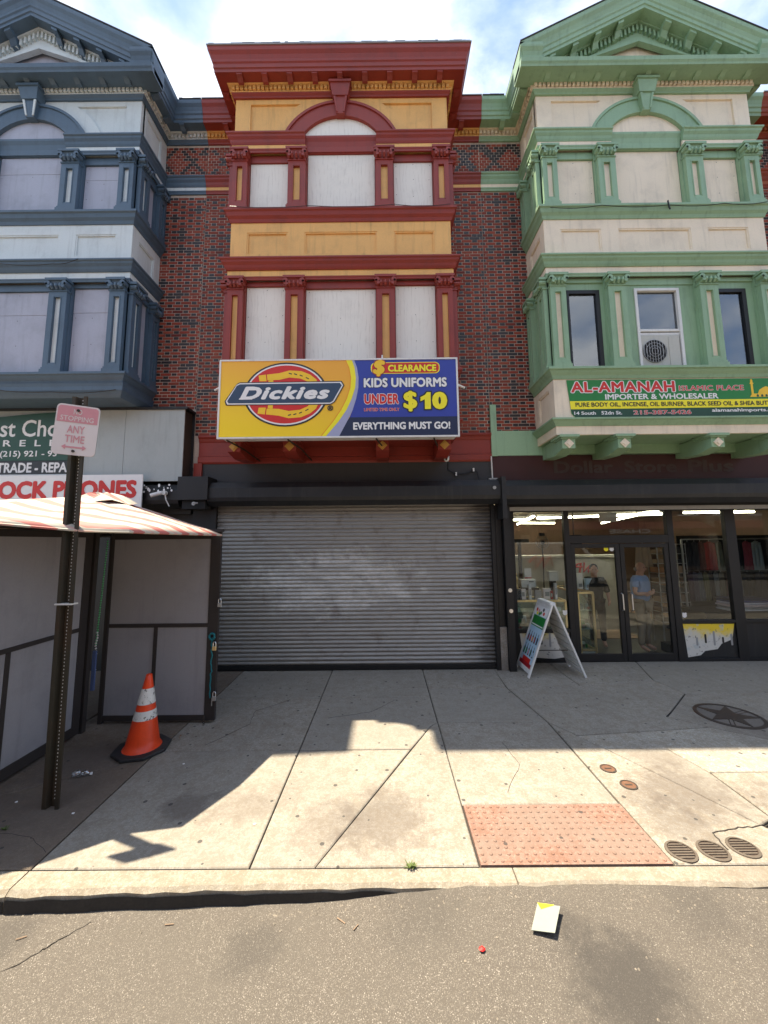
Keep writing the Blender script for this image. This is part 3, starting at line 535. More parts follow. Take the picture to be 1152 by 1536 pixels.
def building(cx, P, lab, ped, lower, group='row buildings'):
    pL, pR = cx - 2.64, cx + 2.56
    if abs(cx + .69) < .1: pL, pR = -3.33, 1.87
    if abs(cx - 4.49) < .1: pL, pR = 1.87, 7.07
    if abs(cx + 5.96) < .1: pL, pR = -8.5, -3.33
    if cx > 9: pL, pR = 7.07, 12.2
    T, Wc, Bd, tym = P['trim'], P['wall'], P['board'], P.get('tymp', P['wall'])
    root = thing('row_building', lab, 'building', ((pL + pR) / 2, YW, 0), group)
    xL, xR = cx - 1.82, cx + 1.82; FF = (cx, YB, 1, 0, 0, -1); FL = (xL, YW, 0, -1, -1, 0); FRr = (xR, YW, 0, -1, 1, 0); D = YW - YB
    full = [(pL + .002, YW), (xL, YW), (xL, YB), (xR, YB), (xR, YW), (pR - .002, YW)]; bay = full[1:5]
    pf, pb = 0, .10
    # masses
    mb = MB(); mb.box(pL + .002, pR - .002, YW + .012, 17, 3.02, 10.1); mb.box(xL + .1, xR - .1, YB + .1, YW + .2, 4.42 if lower == 'blue' else 3.74, 10.02); 
    if cx > 9: mb.box(7.08, pR, YW + .05, 6.95, -.1, 3.01); mb.box(10.7, pR, 6.96, 17, -.1, 3.01)
    elif not lower == 'green': mb.box(pL + .002, pR - .002, YW + .15, 17, -.1, 3.01)
    obj('core_wall', mb, 'mortar' , root)
    wl = MB(); wl.box(pL + .002, pR - .002, YW - .002, YW + .012, 3.4, 9.9); wall = obj('brick_wall', wl, 'mortar', root)
    if cx < 9: bricks([(pL + .004, xL - .004, 4.46 if cx < -3 else 3.97, 8.66), (xR + .004, pR - .004, 3.97, 8.66), (pL + .004, xL - .004, 8.99, 9.71), (xR + .004, pR - .004, 8.99, 9.71)] if cx > -3 else [(xR + .004, pR - .004, 4.45, 8.66), (xR + .004, pR - .004, 8.99, 9.71)], wall, lambda z: z > 8.9)
    else: bricks([(pL + .004, xL - .004, 3.97, 8.66), (pL + .004, xL - .004, 8.99, 9.71)], wall, lambda z: z > 8.9)
    mb = MB(); mb.box(pL + .01, pR - .01, YW, 17.2, 10.1, 10.26); obj('roof', mb, 'roof', root)
    # cornice
    cm = MB(); path = full
    if ped:
        cm.ring([full[0], full[1], full[2], (xL + .02, YB)], CROWN); cm.ring([(xR - .02, YB), full[3], full[4], full[5]], CROWN)
        sl = 1.17 / 2.18; xe, xe2 = xL - .36, xR + .36
        for (a, b) in ((xe, cx), (cx, xe2)):
            k = len(CROWN); vs = []
            for x in (a, b):
                dz = sl * (min(x - xe, xe2 - x)); vs += [(x, YB - p, z + dz) for p, z in CROWN]
            cm.add(vs, [(j, k + j, k + (j + 1) % k, (j + 1) % k) for j in range(k)] + [tuple(range(k)), tuple(range(k, 2 * k))])
        cn = obj('cornice', cm, T, root)
        # horizontal ledge below the pediment
        mb = MB(); mb.add(*_front_ledge(xL, xR)) ; obj('pediment_ledge', mb, T, cn)
        # raking dentil course and tympanum
        mb = MB(); 
        for (a, b) in ((xL - .05, cx), (cx, xR + .05)):
            for (p0, p1, z0, z1) in ((0, .05, 9.52, 9.90), (.05, .075, 9.52, 9.60), (.05, .12, 9.86, 9.90), (.05, .06, 9.60, 9.63)):
                vs = []
                for x in (a, b):
                    dz = sl * min(x - xe, xe2 - x) + .01; vs += [(x, YB - p, max(9.99, z + dz)) for p, z in ((p0, z0), (p1, z0), (p1, z1), (p0, z1))]
                mb.add(vs, [(j, 4 + j, 4 + (j + 1) % 4, (j + 1) % 4) for j in range(4)] + [(0, 1, 2, 3), (4, 5, 6, 7)])
        obj('raking_band', mb, P.get('rake', T), cn)
        mb = MB(); x = cx - 1.75
        while x < cx + 1.78:
            z = sl * min(x - xe, xe2 - x); zt = z + 9.86; zb = z + 9.74
            if zb > 10.0: mb.box(x - .018, x + .018, YB - .10, YB - .05, zb, zt)
            x += .072
        obj('dentil', mb, P.get('rake', T), cn, kind='stuff')
        mb = MB(); mb.prism([(xL + .1, YB + .04, 9.95), (xR - .1, YB + .04, 9.95), (cx, YB + .04, 9.95 + 1.08)], (0, .05, 0)); obj('tympanum', mb, tym, cn)
        mb = MB(); mb.prism([(xe + .02, YB - .34, 10.282), (xe2 - .02, YB - .34, 10.282), (cx, YB - .34, 10.282 + 1.155)], (0, 4.0, 0))
        mb2 = MB(); mb2.prism([(xL - .3, YB - .0, 9.93), (xR + .3, YB, 9.93), (xR + .3, YB, 10.28), (cx, YB, 11.42), (xL - .3, YB, 10.28)], (0, .03, 0))
        mb3 = MB()
        for sgn in (-1, 1):
            xa_, xb_ = (xe, cx) if sgn < 0 else (cx, xe2)
            z0_, z1_ = (10.29, 10.29 + sl * 2.18) if sgn < 0 else (10.29 + sl * 2.18, 10.29)
            mb3.add([(xa_, YB - .37, z0_), (xb_, YB - .37, z1_), (xb_, YB + 3.4, z1_), (xa_, YB + 3.4, z0_), (xa_, YB - .37, z0_ + .02), (xb_, YB - .37, z1_ + .02), (xb_, YB + 3.4, z1_ + .02), (xa_, YB + 3.4, z0_ + .02)], [(0, 1, 2, 3), (4, 5, 6, 7), (0, 1, 5, 4), (2, 3, 7, 6), (0, 3, 7, 4), (1, 2, 6, 5)])
        obj('pediment_roof', mb3, 'roof', root)
        mb = MB(); mb.prism([(xL + .09, YB + .09, 9.9), (xR - .09, YB + .09, 9.9), (xR - .09, YB + .09, 10.2), (cx, YB + .09, 11.3), (xL + .09, YB + .09, 10.2)], (0, 3, 0)); obj('gable_back', mb, 'roof', root)
        # brackets under the rake
        for k in range(-5, 6):
            x = cx + k * .40
            if abs(k) < 1: continue
            z = 9.90 + sl * min(x - xe, xe2 - x)
            if z < 10.12: continue
            mb = MB(); sg = 1 if k < 0 else -1
            mb.add([(x + dx, YB - p, zz + sl * sg * dx) for dx in (-.05, .05) for p, zz in ((.05, z - .17), (.05, z), (.25, z), (.25, z - .05), (.16, z - .075), (.11, z - .15))], [(0, 1, 2, 3, 4, 5), (6, 7, 8, 9, 10, 11)] + [(j, (j + 1) % 6, (j + 1) % 6 + 6, j + 6) for j in range(6)])
            obj('bracket', mb, T, cn)
    else:
        cm.ring(full, CROWN); cn = obj('cornice', cm, T, root)
        mb = MB(); mb.ring(full, [(0, 10.287), (.375, 10.287), (.375, 10.305), (0, 10.305)]); obj('flashing', mb, 'rooflead' if not P.get('fl') else P['fl'], cn)
        mb = MB(); mb.box(xL, xR, YB + .02, YW + 2, 10.0, 10.28); obj('bay_roof', mb, 'roof', root)
    def bracket(F, u):
        mb = MB(); ox, oy, ux, uy, nx_, ny = F
        pr = [(.132, 9.83), (.132, 9.90), (.262, 9.90), (.262, 9.875), (.22, 9.862), (.17, 9.835)]
        pts = [[(ox + ux * uu + nx_ * p, oy + uy * uu + ny * p, z) for p, z in pr] for uu in (u - .045, u + .045)]; n = len(pr)
        mb.add(pts[0] + pts[1], [tuple(range(n)), tuple(range(n, 2 * n))] + [(j, (j + 1) % n, (j + 1) % n + n, j + n) for j in range(n)])
        obj('bracket', mb, T, cn)
    for k in range(9): bracket(FF, -1.68 + k * .42)
    for F in (FL, FRr):
        for u in (.35, .72): bracket(F, u)
    for (a, b) in ((pL, xL), (xR, pR)):
        F = ((a + b) / 2, YW, 1, 0, 0, -1)
        if b - a > .5: bracket(F, 0)
        if b - a > 1: bracket(F, -.42)
    # dentil course + frieze
    mb = MB(); mb.ring(full, [(0, 9.80), (.05, 9.80), (.05, 9.90), (0, 9.90)]); mb.ring(full, [(.05, 9.885), (.115, 9.895), (.13, 9.915), (.13, 9.93), (.05, 9.93)]); mb.ring(full, [(.05, 9.785), (.07, 9.785), (.07, 9.80), (.05, 9.80)]); db = obj('dentil_course', mb, P['light'], root)
    mb = MB()
    def dent(F, u0, u1):
        u = u0
        while u < u1: mb.fbox(F, u - .0235, u + .0235, 9.812, 9.885, .05, .095); u += .072
    dent(FF, -1.84, 1.86); dent(FL, .15, .80); dent(FRr, .15, .80); dent((pL, YW, 1, 0, 0, -1), .03, xL - pL - .12); dent((xR, YW, 1, 0, 0, -1), .14, pR - xR)
    obj('dentil', mb, P['light'], db, kind='stuff')
    mb = MB(); mb.ring(full, [(0, 9.715), (.03, 9.715), (.035, 9.74), (.06, 9.77), (.065, 9.787), (0, 9.787)]); obj('frieze_moulding', mb, T, root)
    # arch zone
    def clipz(pts, zc): return [(x, max(z, zc)) for x, z in pts]
    mb = MB(); mb.fbox(FF, -1.82, 1.82, 8.72, 9.80, -.10, -.028); az = obj('arch_field', mb, Wc, root)
    mb = MB(); mb.fbox(FF, -1.82, -1.56, 8.96, 9.80, -.028, 0); mb.fbox(FF, 1.56, 1.82, 8.96, 9.80, -.028, 0); mb.fbox(FF, -1.56, 1.56, 9.62, 9.80, -.028, 0); obj('arch_facing', mb, Wc, az)
    def annulus(r0, r1, zc, p0, p1, zmin=8.95, n=36):
        pts = []
        for i in range(n + 1):
            a = math.pi * i / n; pts.append((math.cos(a), math.sin(a)))
        mb = MB()
        for (c0, s0), (c1, s1) in zip(pts, pts[1:]):
            q = [(c0 * r0, s0 * r0 + zc), (c1 * r0, s1 * r0 + zc), (c1 * r1, s1 * r1 + zc), (c0 * r1, s0 * r1 + zc)]
            if max(z for _, z in q) <= zmin: continue
            q = [(x, max(z, zmin)) for x, z in q]
            mb.prism([(cx + x, YB - p0, z) for x, z in q], (0, -(p1 - p0), 0))
        return mb
    obj('arch_surround', annulus(1.02, 1.27, 8.56, -.03, .003), Wc, az)
    obj('arch', annulus(.765, 1.0, 8.56, -.02, .055), T, az)
    obj('arch_moulding', annulus(1.0, 1.045, 8.56, -.02, .075), T, az)
    mb = MB(); pts = [(cx + .765 * math.cos(a), YB + .0, 8.56 + .765 * math.sin(a)) for a in [rad(30 + 120 * i / 20) for i in range(21)]]; mb.prism(pts, (0, .03, 0)); obj('lunette_board', mb, Bd, az)
    mb = MB(); mb.ffrust(FF, (-.07, .07, 0, .10, 9.31), (-.115, .115, 0, .13, 9.60)); mb.ffrust(FF, (-.13, .13, 0, .15, 9.60), (-.17, .17, 0, .19, 9.79)); mb.fbox(FF, -.19, .19, 9.79, 9.83, 0, .21)
    ks = obj('keystone', mb, T, az)
    mb = MB(); mb.ffrust(FF, (-.07, -.045, .10, .115, 9.33), (-.115, -.08, .13, .145, 9.59)); mb.ffrust(FF, (.045, .07, .10, .115, 9.33), (.08, .115, .13, .145, 9.59)); obj('keystone_fillet', mb, P.get('ks', T), ks)
    # upper entablature
    E1 = [(0, 8.795), (.035, 8.795), (.05, 8.83), (.06, 8.87), (.085, 8.91), (.09, 8.94), (.11, 8.955), (.11, 8.98), (0, 8.98)]
    sp1 = [full[0], full[1], full[2], (cx - .60, YB)]; sp2 = [(cx + .60, YB), full[3], full[4], full[5]]
    mb = MB(); mb.ring(sp1, E1); mb.ring(sp2, E1); mb.ring([(cx - .6, YB + .05), (cx + .6, YB + .05)], [(-.02, 8.71), (.03, 8.71), (.035, 8.80), (.05, 8.88), (.075, 8.94), (.075, 8.975), (-.02, 8.975)]); en = obj('upper_entablature', mb, T, root)
    mb = MB(); F1 = [(0, 8.725), (.03, 8.725), (.03, 8.795), (0, 8.795)]; mb.ring(sp1, F1); mb.ring(sp2, F1); obj('entablature_fascia', mb, P['light'], en)
    mb = MB(); F2 = [(0, 8.66), (.025, 8.66), (.028, 8.69), (.038, 8.71), (.038, 8.725), (0, 8.725)]; mb.ring(sp1, F2); mb.ring(sp2, F2); obj('architrave', mb, T, en)
    # lower entablature
    E2 = [(z[0] * 1.15, z[1] - 8.795 + 6.50) for z in E1]
    mb = MB(); mb.ring(bay, [(p, 6.50 + (z - 6.50) * .95) for p, z in E2]); en = obj('lower_entablature', mb, T, root)
    mb = MB(); mb.ring(bay, [(0, 6.395), (.022, 6.395), (.022, 6.50), (0, 6.50)]); obj('entablature_fascia', mb, P['light'], en)
    mb = MB(); mb.ring(bay, [(0, 6.34), (.02, 6.34), (.024, 6.365), (.032, 6.38), (.032, 6.395), (0, 6.395)]); obj('architrave', mb, T, en)
    # sill mouldings
    def sillp(zt, zb): return [(0, zb), (.015, zb), (.03, zb + .05), (.06, zb + .09), (.075, zt - .05), (.10, zt - .035), (.10, zt), (0, zt)]
    mb = MB(); mb.ring(bay, sillp(7.57, 7.37)); obj('upper_sill', mb, T, root)
    mb = MB(); mb.ring(bay, sillp(4.78, 4.61)); obj('lower_sill', mb, T, root)
    # panelled spandrel 6.67-7.37
    panelled(FF, -1.82, 1.82, 6.66, 7.37, [(-1.55, -.88, 6.80, 7.20), (-.60, .60, 6.80, 7.20), (.88, 1.55, 6.80, 7.20)], Wc, root)
    for F in (FL, FRr): panelled(F, -.0, D - .061, 6.66, 7.37, [(.17, D - .17, 6.80, 7.20)], Wc, root); panelled(F, 0, D - .061, 8.96, 9.80, [(.17, D - .17, 9.10, 9.62)], Wc, root)
    # window bands
    for (z0, zcap, ztop, side_t, mid_t, up) in ((7.57, 8.45, 8.66, 8.53, 8.70, 1), (4.78, 6.14, 6.34, 6.27, 6.22, 0)):
        for (u0, u1) in ((-1.82, -1.55), (-.89, -.575), (.575, .89), (1.55, 1.82)): pilaster(FF, u0, u1, z0, zcap, ztop, T, P['light'], root)
        for F in (FL, FRr):
            pilaster(F, .0, .22, z0, zcap, ztop, T, P['light'], root); pilaster(F, D - .27, D - .0, z0, zcap, ztop, T, P['light'], root)
            mb = MB(); mb.fbox(F, .22, D - .27, z0, ztop, -.10, -.06); obj('side_board', mb, Bd, root); mb = MB(); mb.fbox(F, .22, D - .27, side_t - .02, ztop, -.06, -.01); obj('lintel', mb, T, root)
        gw = (lower == 'green' and not up)
        for i, (u0, u1, zt) in enumerate(((-1.55, -.89, side_t), (-.575, .575, mid_t), (.89, 1.55, side_t))):
            mb = MB(); mb.fbox(FF, u0, u1, zt, ztop + (.08 if i == 1 and up else 0), -.10, -.035); obj('lintel', mb, T, root)
            if not gw:
                pp = -.075 + .015 * R.random(); zc_ = z0 + (zt - z0) * (.72 if lower == 'blue' else 0)
                for (za_, zb_) in ([(z0, zc_ - .002), (zc_ + .002, zt - .004)] if lower == 'blue' else [(z0, zt - .004)]):
                    mb = MB(); mb.fbox(FF, u0 + .006, u1 - .006, za_, zb_, -.10, pp + R.uniform(-.002, .002)); obj('window_board', mb, Bd, root, bevel=.003)
                mb = MB()
                for nu in (u0 + .05, (u0 + u1) / 2, u1 - .05):
                    for nzz in (z0 + .04, z0 + (zt - z0) * .35, z0 + (zt - z0) * .66, zt - .05): c_ = (cx + nu + R.uniform(-.01, .01), YB - pp - .0, nzz + R.uniform(-.02, .02)); mb.disc((c_[0], c_[1] + .003, c_[2]), .006, n=6, h=-.004)
                obj('nail', mb, 'iron', root, kind='stuff')
    if lower == 'green':
        # narrow dark windows and the white sash window
        for (u0, u1, lab) in ((-1.49, -.955, 'narrow black framed window'), (.925, 1.43, 'narrow black framed window')):
            mb = MB(); e = .035
            mb.fbox(FF, u0, u0 + e, 4.785, 6.15, -.10, -.05); mb.fbox(FF, u1 - e - .03, u1, 4.785, 6.15, -.10, -.05); mb.fbox(FF, u0 + e, u1 - e - .03, 6.15 - .06, 6.15, -.10, -.05); mb.fbox(FF, u0 + e, u1 - e - .03, 4.785, 4.785 + e, -.10, -.05)
            wn = obj('window', mb, 'black', root); mb = MB(); mb.fbox(FF, u0 + e, u1 - e - .03, 4.785 + e, 6.09, -.088, -.084); obj('pane', mb, 'glass_up', wn); mb = MB(); mb.fbox(FF, u0 + e, u1 - e - .03, 4.785 + e, 6.09, -.0995, -.097); obj('backing', mb, 'dark', wn)
            mb = MB(); mb.fbox(FF, (-1.55 if u0 < 0 else .89), u0, 4.78, 6.27, -.10, -.06); mb.fbox(FF, u1, (-.89 if u0 < 0 else 1.55), 4.78, 6.27, -.10, -.06); mb.fbox(FF, u0, u1, 6.15, 6.27, -.10, -.06); obj('window_surround', mb, T, root)
        a, b = -.40, .33; mb = MB(); mb.fbox(FF, -.575, a, 4.78, 6.22, -.10, -.05); mb.fbox(FF, b, .575, 4.78, 6.22, -.10, -.05); mb.fbox(FF, a, b, 6.165, 6.22, -.10, -.05); obj('window_surround', mb, T, root)
        mb = MB(); e = .045
        mb.fbox(FF, a, a + e, 4.785, 6.16, -.10, -.03); mb.fbox(FF, b - e, b, 4.785, 6.16, -.10, -.03); mb.fbox(FF, a + e, b - e, 6.16 - e, 6.16, -.10, -.03); mb.fbox(FF, a + e, b - e, 5.42, 5.46, -.09, -.045); mb.fbox(FF, a + e, b - e, 5.365, 5.405, -.10, -.06)
        wn = obj('sash_window', mb, 'pvc', root, bevel=.004, label='white sash window with raised lower sash')
        mb = MB(); mb.fbox(FF, a + e, b - e, 5.46, 6.115, -.085, -.080); obj('pane', mb, 'glass_up', wn); mb = MB(); mb.fbox(FF, a + e, b - e, 4.79, 6.115, -.0995, -.096); obj('backing', mb, 'dark', wn)
    if lower in ('green', 'red'):
        panelled(FF, -1.82, 1.82, 3.965, 4.61, [], Wc, root)
        for F in (FL, FRr): panelled(F, 0, D - .061, 3.965, 4.61, [(.16, D - .18, 4.06, 4.50)], Wc, root)
        mb = MB(); mb.ring(bay, [(0, 3.85), (.01, 3.85), (.03, 3.88), (.06, 3.92), (.085, 3.94), (.085, 3.965), (0, 3.965)]); obj('base_moulding', mb, T, root)
        mb = MB(); mb.ring(bay, [(-.12, 3.715), (0, 3.715), (0, 3.85), (-.12, 3.85)]); obj('base_fascia', mb, P['light'] if lower == 'green' else T, root)
        mb = MB(); mb.box(xL + .04, xR - .04, YB + .04, YW - .01, 3.712, 3.74); mb.box(xL + .10, xR - .1, YW - .12, YW - .01, 3.56, 3.712); obj('soffit', mb, T, root)
        for u in (-1.64, -.78, .66, 1.62):
            mb = MB(); mb.prism([(cx + u - .10, YB + .0, 3.50), (cx + u - .10, YB, 3.70), (cx + u - .10, YW - .02, 3.70), (cx + u - .10, YW - .02, 3.47), (cx + u - .10, YB + .30, 3.44)], (.20, 0, 0)); mb.fbox(FF, u - .15, u + .15, 3.672, 3.71, -.3, .05); mb.fbox(FF, u - .125, u + .125, 3.65, 3.672, -.25, .025)
            bk = obj('corbel', mb, T, root); mb = MB(); mb.prism([(cx + u - .075, YB - .001, 3.575), (cx + u, YB - .001, 3.50), (cx + u + .075, YB - .001, 3.575), (cx + u, YB - .001, 3.65)], (0, -.015, 0)); mb.prism([(cx + u - .04, YB - .016, 3.575), (cx + u, YB - .016, 3.535), (cx + u + .04, YB - .016, 3.575), (cx + u, YB - .016, 3.615)], (0, -.012, 0)); obj('rosette', mb, P.get('ros', P['light']), bk)
    else:
        mb = MB(); mb.ring(bay, [(-.1, 4.40), (-.03, 4.40), (.0, 4.44), (.035, 4.50), (.04, 4.56), (.055, 4.61), (-.1, 4.61)]); mb.box(xL + .03, xR - .03, YB + .03, YW, 4.402, 4.45); obj('bay_base', mb, T, root)
    return root
def _front_ledge(xL, xR):
    pr = [(0, 9.87), (.30, 9.87), (.31, 9.90), (.33, 9.93), (.34, 9.99), (0, 9.99)]; vs = []
    for x in (xL - .36, xR + .36): vs += [(x, YB - p - .022, z) for p, z in pr]
    n = 6; return vs, [(j, n + j, n + (j + 1) % n, (j + 1) % n) for j in range(n)] + [tuple(range(n)), tuple(range(n, 2 * n))]
PR = dict(trim='red_trim', wall='yellow', board='white_ply', light='yellow', ros='p_gold', ks='red_trim', fl='rooflead')
PG = dict(trim='green_trim', wall='cream', board='cream', light='cream')
PBl = dict(trim='blue_trim', wall='pale', board='lilac', light='pale', tymp='lilac', rake='pale', ks='pale')
PX = dict(trim='rust_trim', wall='rust_pale', board='rust_pale', light='rust_pale')
def ragged(b, x0, x1, y, z):
    mb = MB(); x = x0
    while x < x1:
        w_ = R.uniform(.04, .22); h_ = R.uniform(.0, .022) * (2.2 if R.random() < .15 else 1); mb.box(x, min(x + w_, x1), y, y + .05, z, z + .006 + h_); x += w_ + .003
    obj('tar_edge', mb, 'roof', b, kind='stuff')
bld_red = building(-.69, PR, 'red and yellow three storey brick building with flat cornice and boarded windows', False, 'red')
bld_green = building(4.49, PG, 'green and cream brick building with pediment above an open glass fronted shop', True, 'green')
bld_blue = building(-5.96, PBl, 'slate blue and pale grey building with pediment and lilac boarded windows', True, 'blue')
bld_rust = building(9.68, PX, 'rust orange trimmed brick building just past the green one, right edge of photo', False, 'red')

ragged(bld_red, -2.85, 1.48, YB - .37, 10.306); ragged(bld_red, 1.5, 1.86, YW - .37, 10.286); ragged(bld_red, -3.32, -2.9, YW - .37, 10.286); ragged(bld_blue, -3.75, -3.34, YW - .37, 10.286); ragged(bld_green, 1.88, 2.28, YW - .37, 10.286)
def cable(b, pts, r_=.006):
    mb = MB(); q = []
    for (a, c) in zip(pts, pts[1:]):
        for k in range(6): t_ = k / 6; p = Vector(a).lerp(Vector(c), t_); p.z -= .035 * math.sin(math.pi * t_); q.append(p)
    q.append(Vector(pts[-1])); mb.tube(q, r_, 5); obj('cable', mb, 'black', b)
cable(bld_green, [(2.75, YB - .105, 7.50), (3.6, YB - .105, 7.53), (4.7, YB - .105, 7.52), (5.6, YB - .105, 7.54), (6.3, YB - .105, 7.56)], .005); cable(bld_green, [(4.68, YB - .105, 7.60), (4.70, YB - .11, 7.44)], .012)
cable(bld_blue, [(-7.7, YB - .13, 6.60), (-6.2, YB - .13, 6.60), (-5.3, YB - .13, 6.58), (-4.9, YB - .13, 6.66)], .005); cable(bld_blue, [(-7.7, YB - .06, 4.52), (-6.3, YB - .06, 4.55), (-5.2, YB - .05, 4.47), (-4.2, YB - .04, 4.50)], .007)
cable(bld_red, [(-2.5, YB - .11, 7.585), (-1.2, YB - .11, 7.58), (.2, YB - .11, 7.585), (1.12, YB - .11, 7.58)], .004)
# lower wall bands on red, green and blue lots
mb = MB(); mb.ring([(-3.24, YW), (1.86, YW)], [(0, 3.46), (.03, 3.46), (.05, 3.49), (.05, 3.58), (.02, 3.60), (.02, 3.84), (.035, 3.86), (.045, 3.90), (.075, 3.93), (.075, 3.96), (0, 3.96)])
obj('base_band', mb, 'red_trim', bld_red)
mb = MB(); mb.box(-3.22, 1.86, YW - .02, YW + .1, 2.9, 3.46); obj('grey_fascia', mb, 'greyband', bld_red)
mb = MB(); mb.box(-3.30, -3.16, YW - .06, YW - .001, 3.0, 3.47); obj('bracket_strip', mb, 'red_trim', bld_red)
mb = MB(); mb.box(-3.3, -2.9, YW - .0, YW + .14, 0, 2.9); obj('shutter_surround', mb, 'black', bld_red); mb = MB(); mb.box(1.83, 1.86, YW - .02, YW + .14, 0, 3.0); obj('shutter_surround', mb, 'black', bld_red)
mb = MB(); mb.box(1.97, 7.05, YW - .025, YW + .01, 3.56, 4.0); obj('flat_band', mb, 'green_flat', bld_green)
mb = MB(); mb.box(1.86, 1.965, YW - .05, YW + .01, 3.55, 4.47); obj('downpipe_cover', mb, 'green_flat', bld_green)
mb = MB(); mb.box(1.872, 7.05, YW - .02, YW + .1, 2.75, 3.555); fas = obj('maroon_fascia', mb, 'maroon', bld_green)
for s_, a, b in (('Dollar', 2.93, 3.95), ('Store', 4.15, 5.05), ('Plus', 5.25, 6.03)): lettering(s_, (a, b, 3.24, 3.45), vplane(YW - .022), 'ghost', fas, bold=.03)
mb = MB(); mb.box(-8.5, -3.34, YW - .01, YW + .1, 2.6, 4.40); obj('upper_shop_wall', mb, 'black2', bld_blue)
mb = MB(); mb.box(-8.5, -3.34, YW + .10, YW + .14, 0, 2.6); obj('shop_wall', mb, 'black', bld_blue)

# ------------------------------------------------------------------ roller shutter and housings
rs = thing('roller_shutter', 'closed grey metal roller shutter with pale paint smears under the large banner', 'roller shutter', (-.55, YW, 0))
mb = MB(); n = 7; sec = [(-.5 * .0655 + .0655 * i / n, -.019 * math.sin(math.pi * min(1, i / (n - 1.0)))) for i in range(n + 1)]
vs = [(x, y_, z) for x in (-2.88, 1.80) for z, y_ in sec]; mb.add(vs, [(j, n + 1 + j, n + 2 + j, j + 1) for j in range(n)])
slm = mb.mesh('slat'); slm.materials.append(MT['shutter']); slm.shade_smooth()
for i in range(41):
    o = bpy.data.objects.new('slat', slm); C.objects.link(o); o.parent = rs; o.location = (.55, .03 + R.uniform(-.004, .004), .085 + (i + .5) * .0655 + R.uniform(-.0012, .0012)); o.rotation_euler = (R.uniform(-.05, .05), R.uniform(-.0012, .0012), 0)
mb = MB(); mb.box(-2.9, 1.82, YW - .0, YW + .05, .012, .085); obj('bottom_bar', mb, 'black', rs, bevel=.004)
mb = MB(); mb.box(1.80, 1.86, YW - .05, YW + .10, 0, 2.76); obj('guide_rail', mb, 'black', rs); mb = MB(); mb.box(-2.98, -2.88, YW - .05, YW + .10, 0, 2.76); obj('guide_rail', mb, 'black', rs)
mb = MB(); mb.box(-2.9, 1.8, YW + .08, YW + .1, 0, 2.9); obj('backing', mb, 'dark', rs)
HP = [(0, 2.72), (.20, 2.70), (.30, 2.78), (.32, 2.84), (.32, 3.00), (.24, 3.10), (0, 3.14)]
def housing(x0, x1, dz=0, Y=YW): mb = MB(); mb.ring([(x0, Y), (x1, Y)], [(p, z + dz) for p, z in HP]); return mb
obj('housing', housing(-2.93, 1.90), 'black2', rs)
mb = MB(); mb.box(1.895, 1.905, YW - .33, YW, 2.70, 3.13); obj('end_plate', mb, 'black', rs); mb = MB(); mb.disc((1.80, YW - .325, 2.96), .028, h=-.012); obj('cap', mb, 'galv', rs)
mbx = thing('motor_box', 'square black motor box on the left end of the shutter housing', 'motor box', (-3.1, YW, 2.8)); mb = MB(); mb.box(-3.40, -2.90, YW - .36, YW, 2.80, 3.19); obj('case', mb, 'black', mbx, bevel=.006); mb = MB(); mb.box(-3.34, -2.96, YW - .30, YW, 2.66, 2.80); obj('underside_bracket', mb, 'dark', mbx); mb = MB(); mb.disc((-3.12, YW - .365, 2.74), .03); mb.tube([(-3.12, YW - .37, 2.74), (-3.05, YW - .36, 2.75)], .012, 6); obj('lock', mb, 'galv', mbx)
lh = thing('shutter_housing', 'black roller housing with white bird droppings left of the motor box', 'roller housing', (-6, YW, 2.7)); obj('case', housing(-8.4, -3.40, -.03), 'black', lh)
mb = MB()
for i in range(26): mb.disc((-3.95 + R.uniform(-.25, .45), YW - .326, 2.96 + R.uniform(-.05, .1)), R.uniform(.006, .022), r2=R.uniform(.008, .03), n=9, h=-.002)
obj('dropping', mb, 'white', lh, kind='stuff')
gh = thing('shutter_housing', 'long black rolled shutter housing above the open glass shop front', 'roller housing', (4.5, YW, 2.7)); obj('case', housing(1.99, 7.04, -.01), 'black2', gh)
mb = MB(); mb.box(1.915, 1.985, YW - .35, YW + .02, 2.45, 3.14); obj('end_plate', mb, 'black2', gh); mb = MB(); mb.box(2.10, 7.04, YW + .02, YW + .10, 2.60, 2.665); obj('bottom_bar', mb, 'galv', gh); mb = MB(); mb.box(2.1, 7.04, YW - .02, YW + .2, 2.665, 2.75); obj('slot', mb, 'dark', gh)
mb = MB(); mb.box(1.985, 2.10, YW - .12, YW + .30, 0, 2.72); obj('guide_rail', mb, 'black', gh)
for z in (.95, 1.28): mb = MB(); mb.disc((2.045, YW - .128, z), .032, h=.01); obj('lock', mb, 'metal', gh)
pr_ = thing('stone_pier', 'short stained concrete pier between the closed shutter and the shop front', 'pier', (1.93, YW, 0)); mb = MB(); mb.box(1.87, 1.98, YW - .06, YW + .2, 0, .68); obj('lower_block', mb, 'concpier', pr_); mb = MB(); mb.box(1.875, 1.975, YW - .02, YW + .2, .68, 2.7); obj('upper_jamb', mb, 'black', pr_)

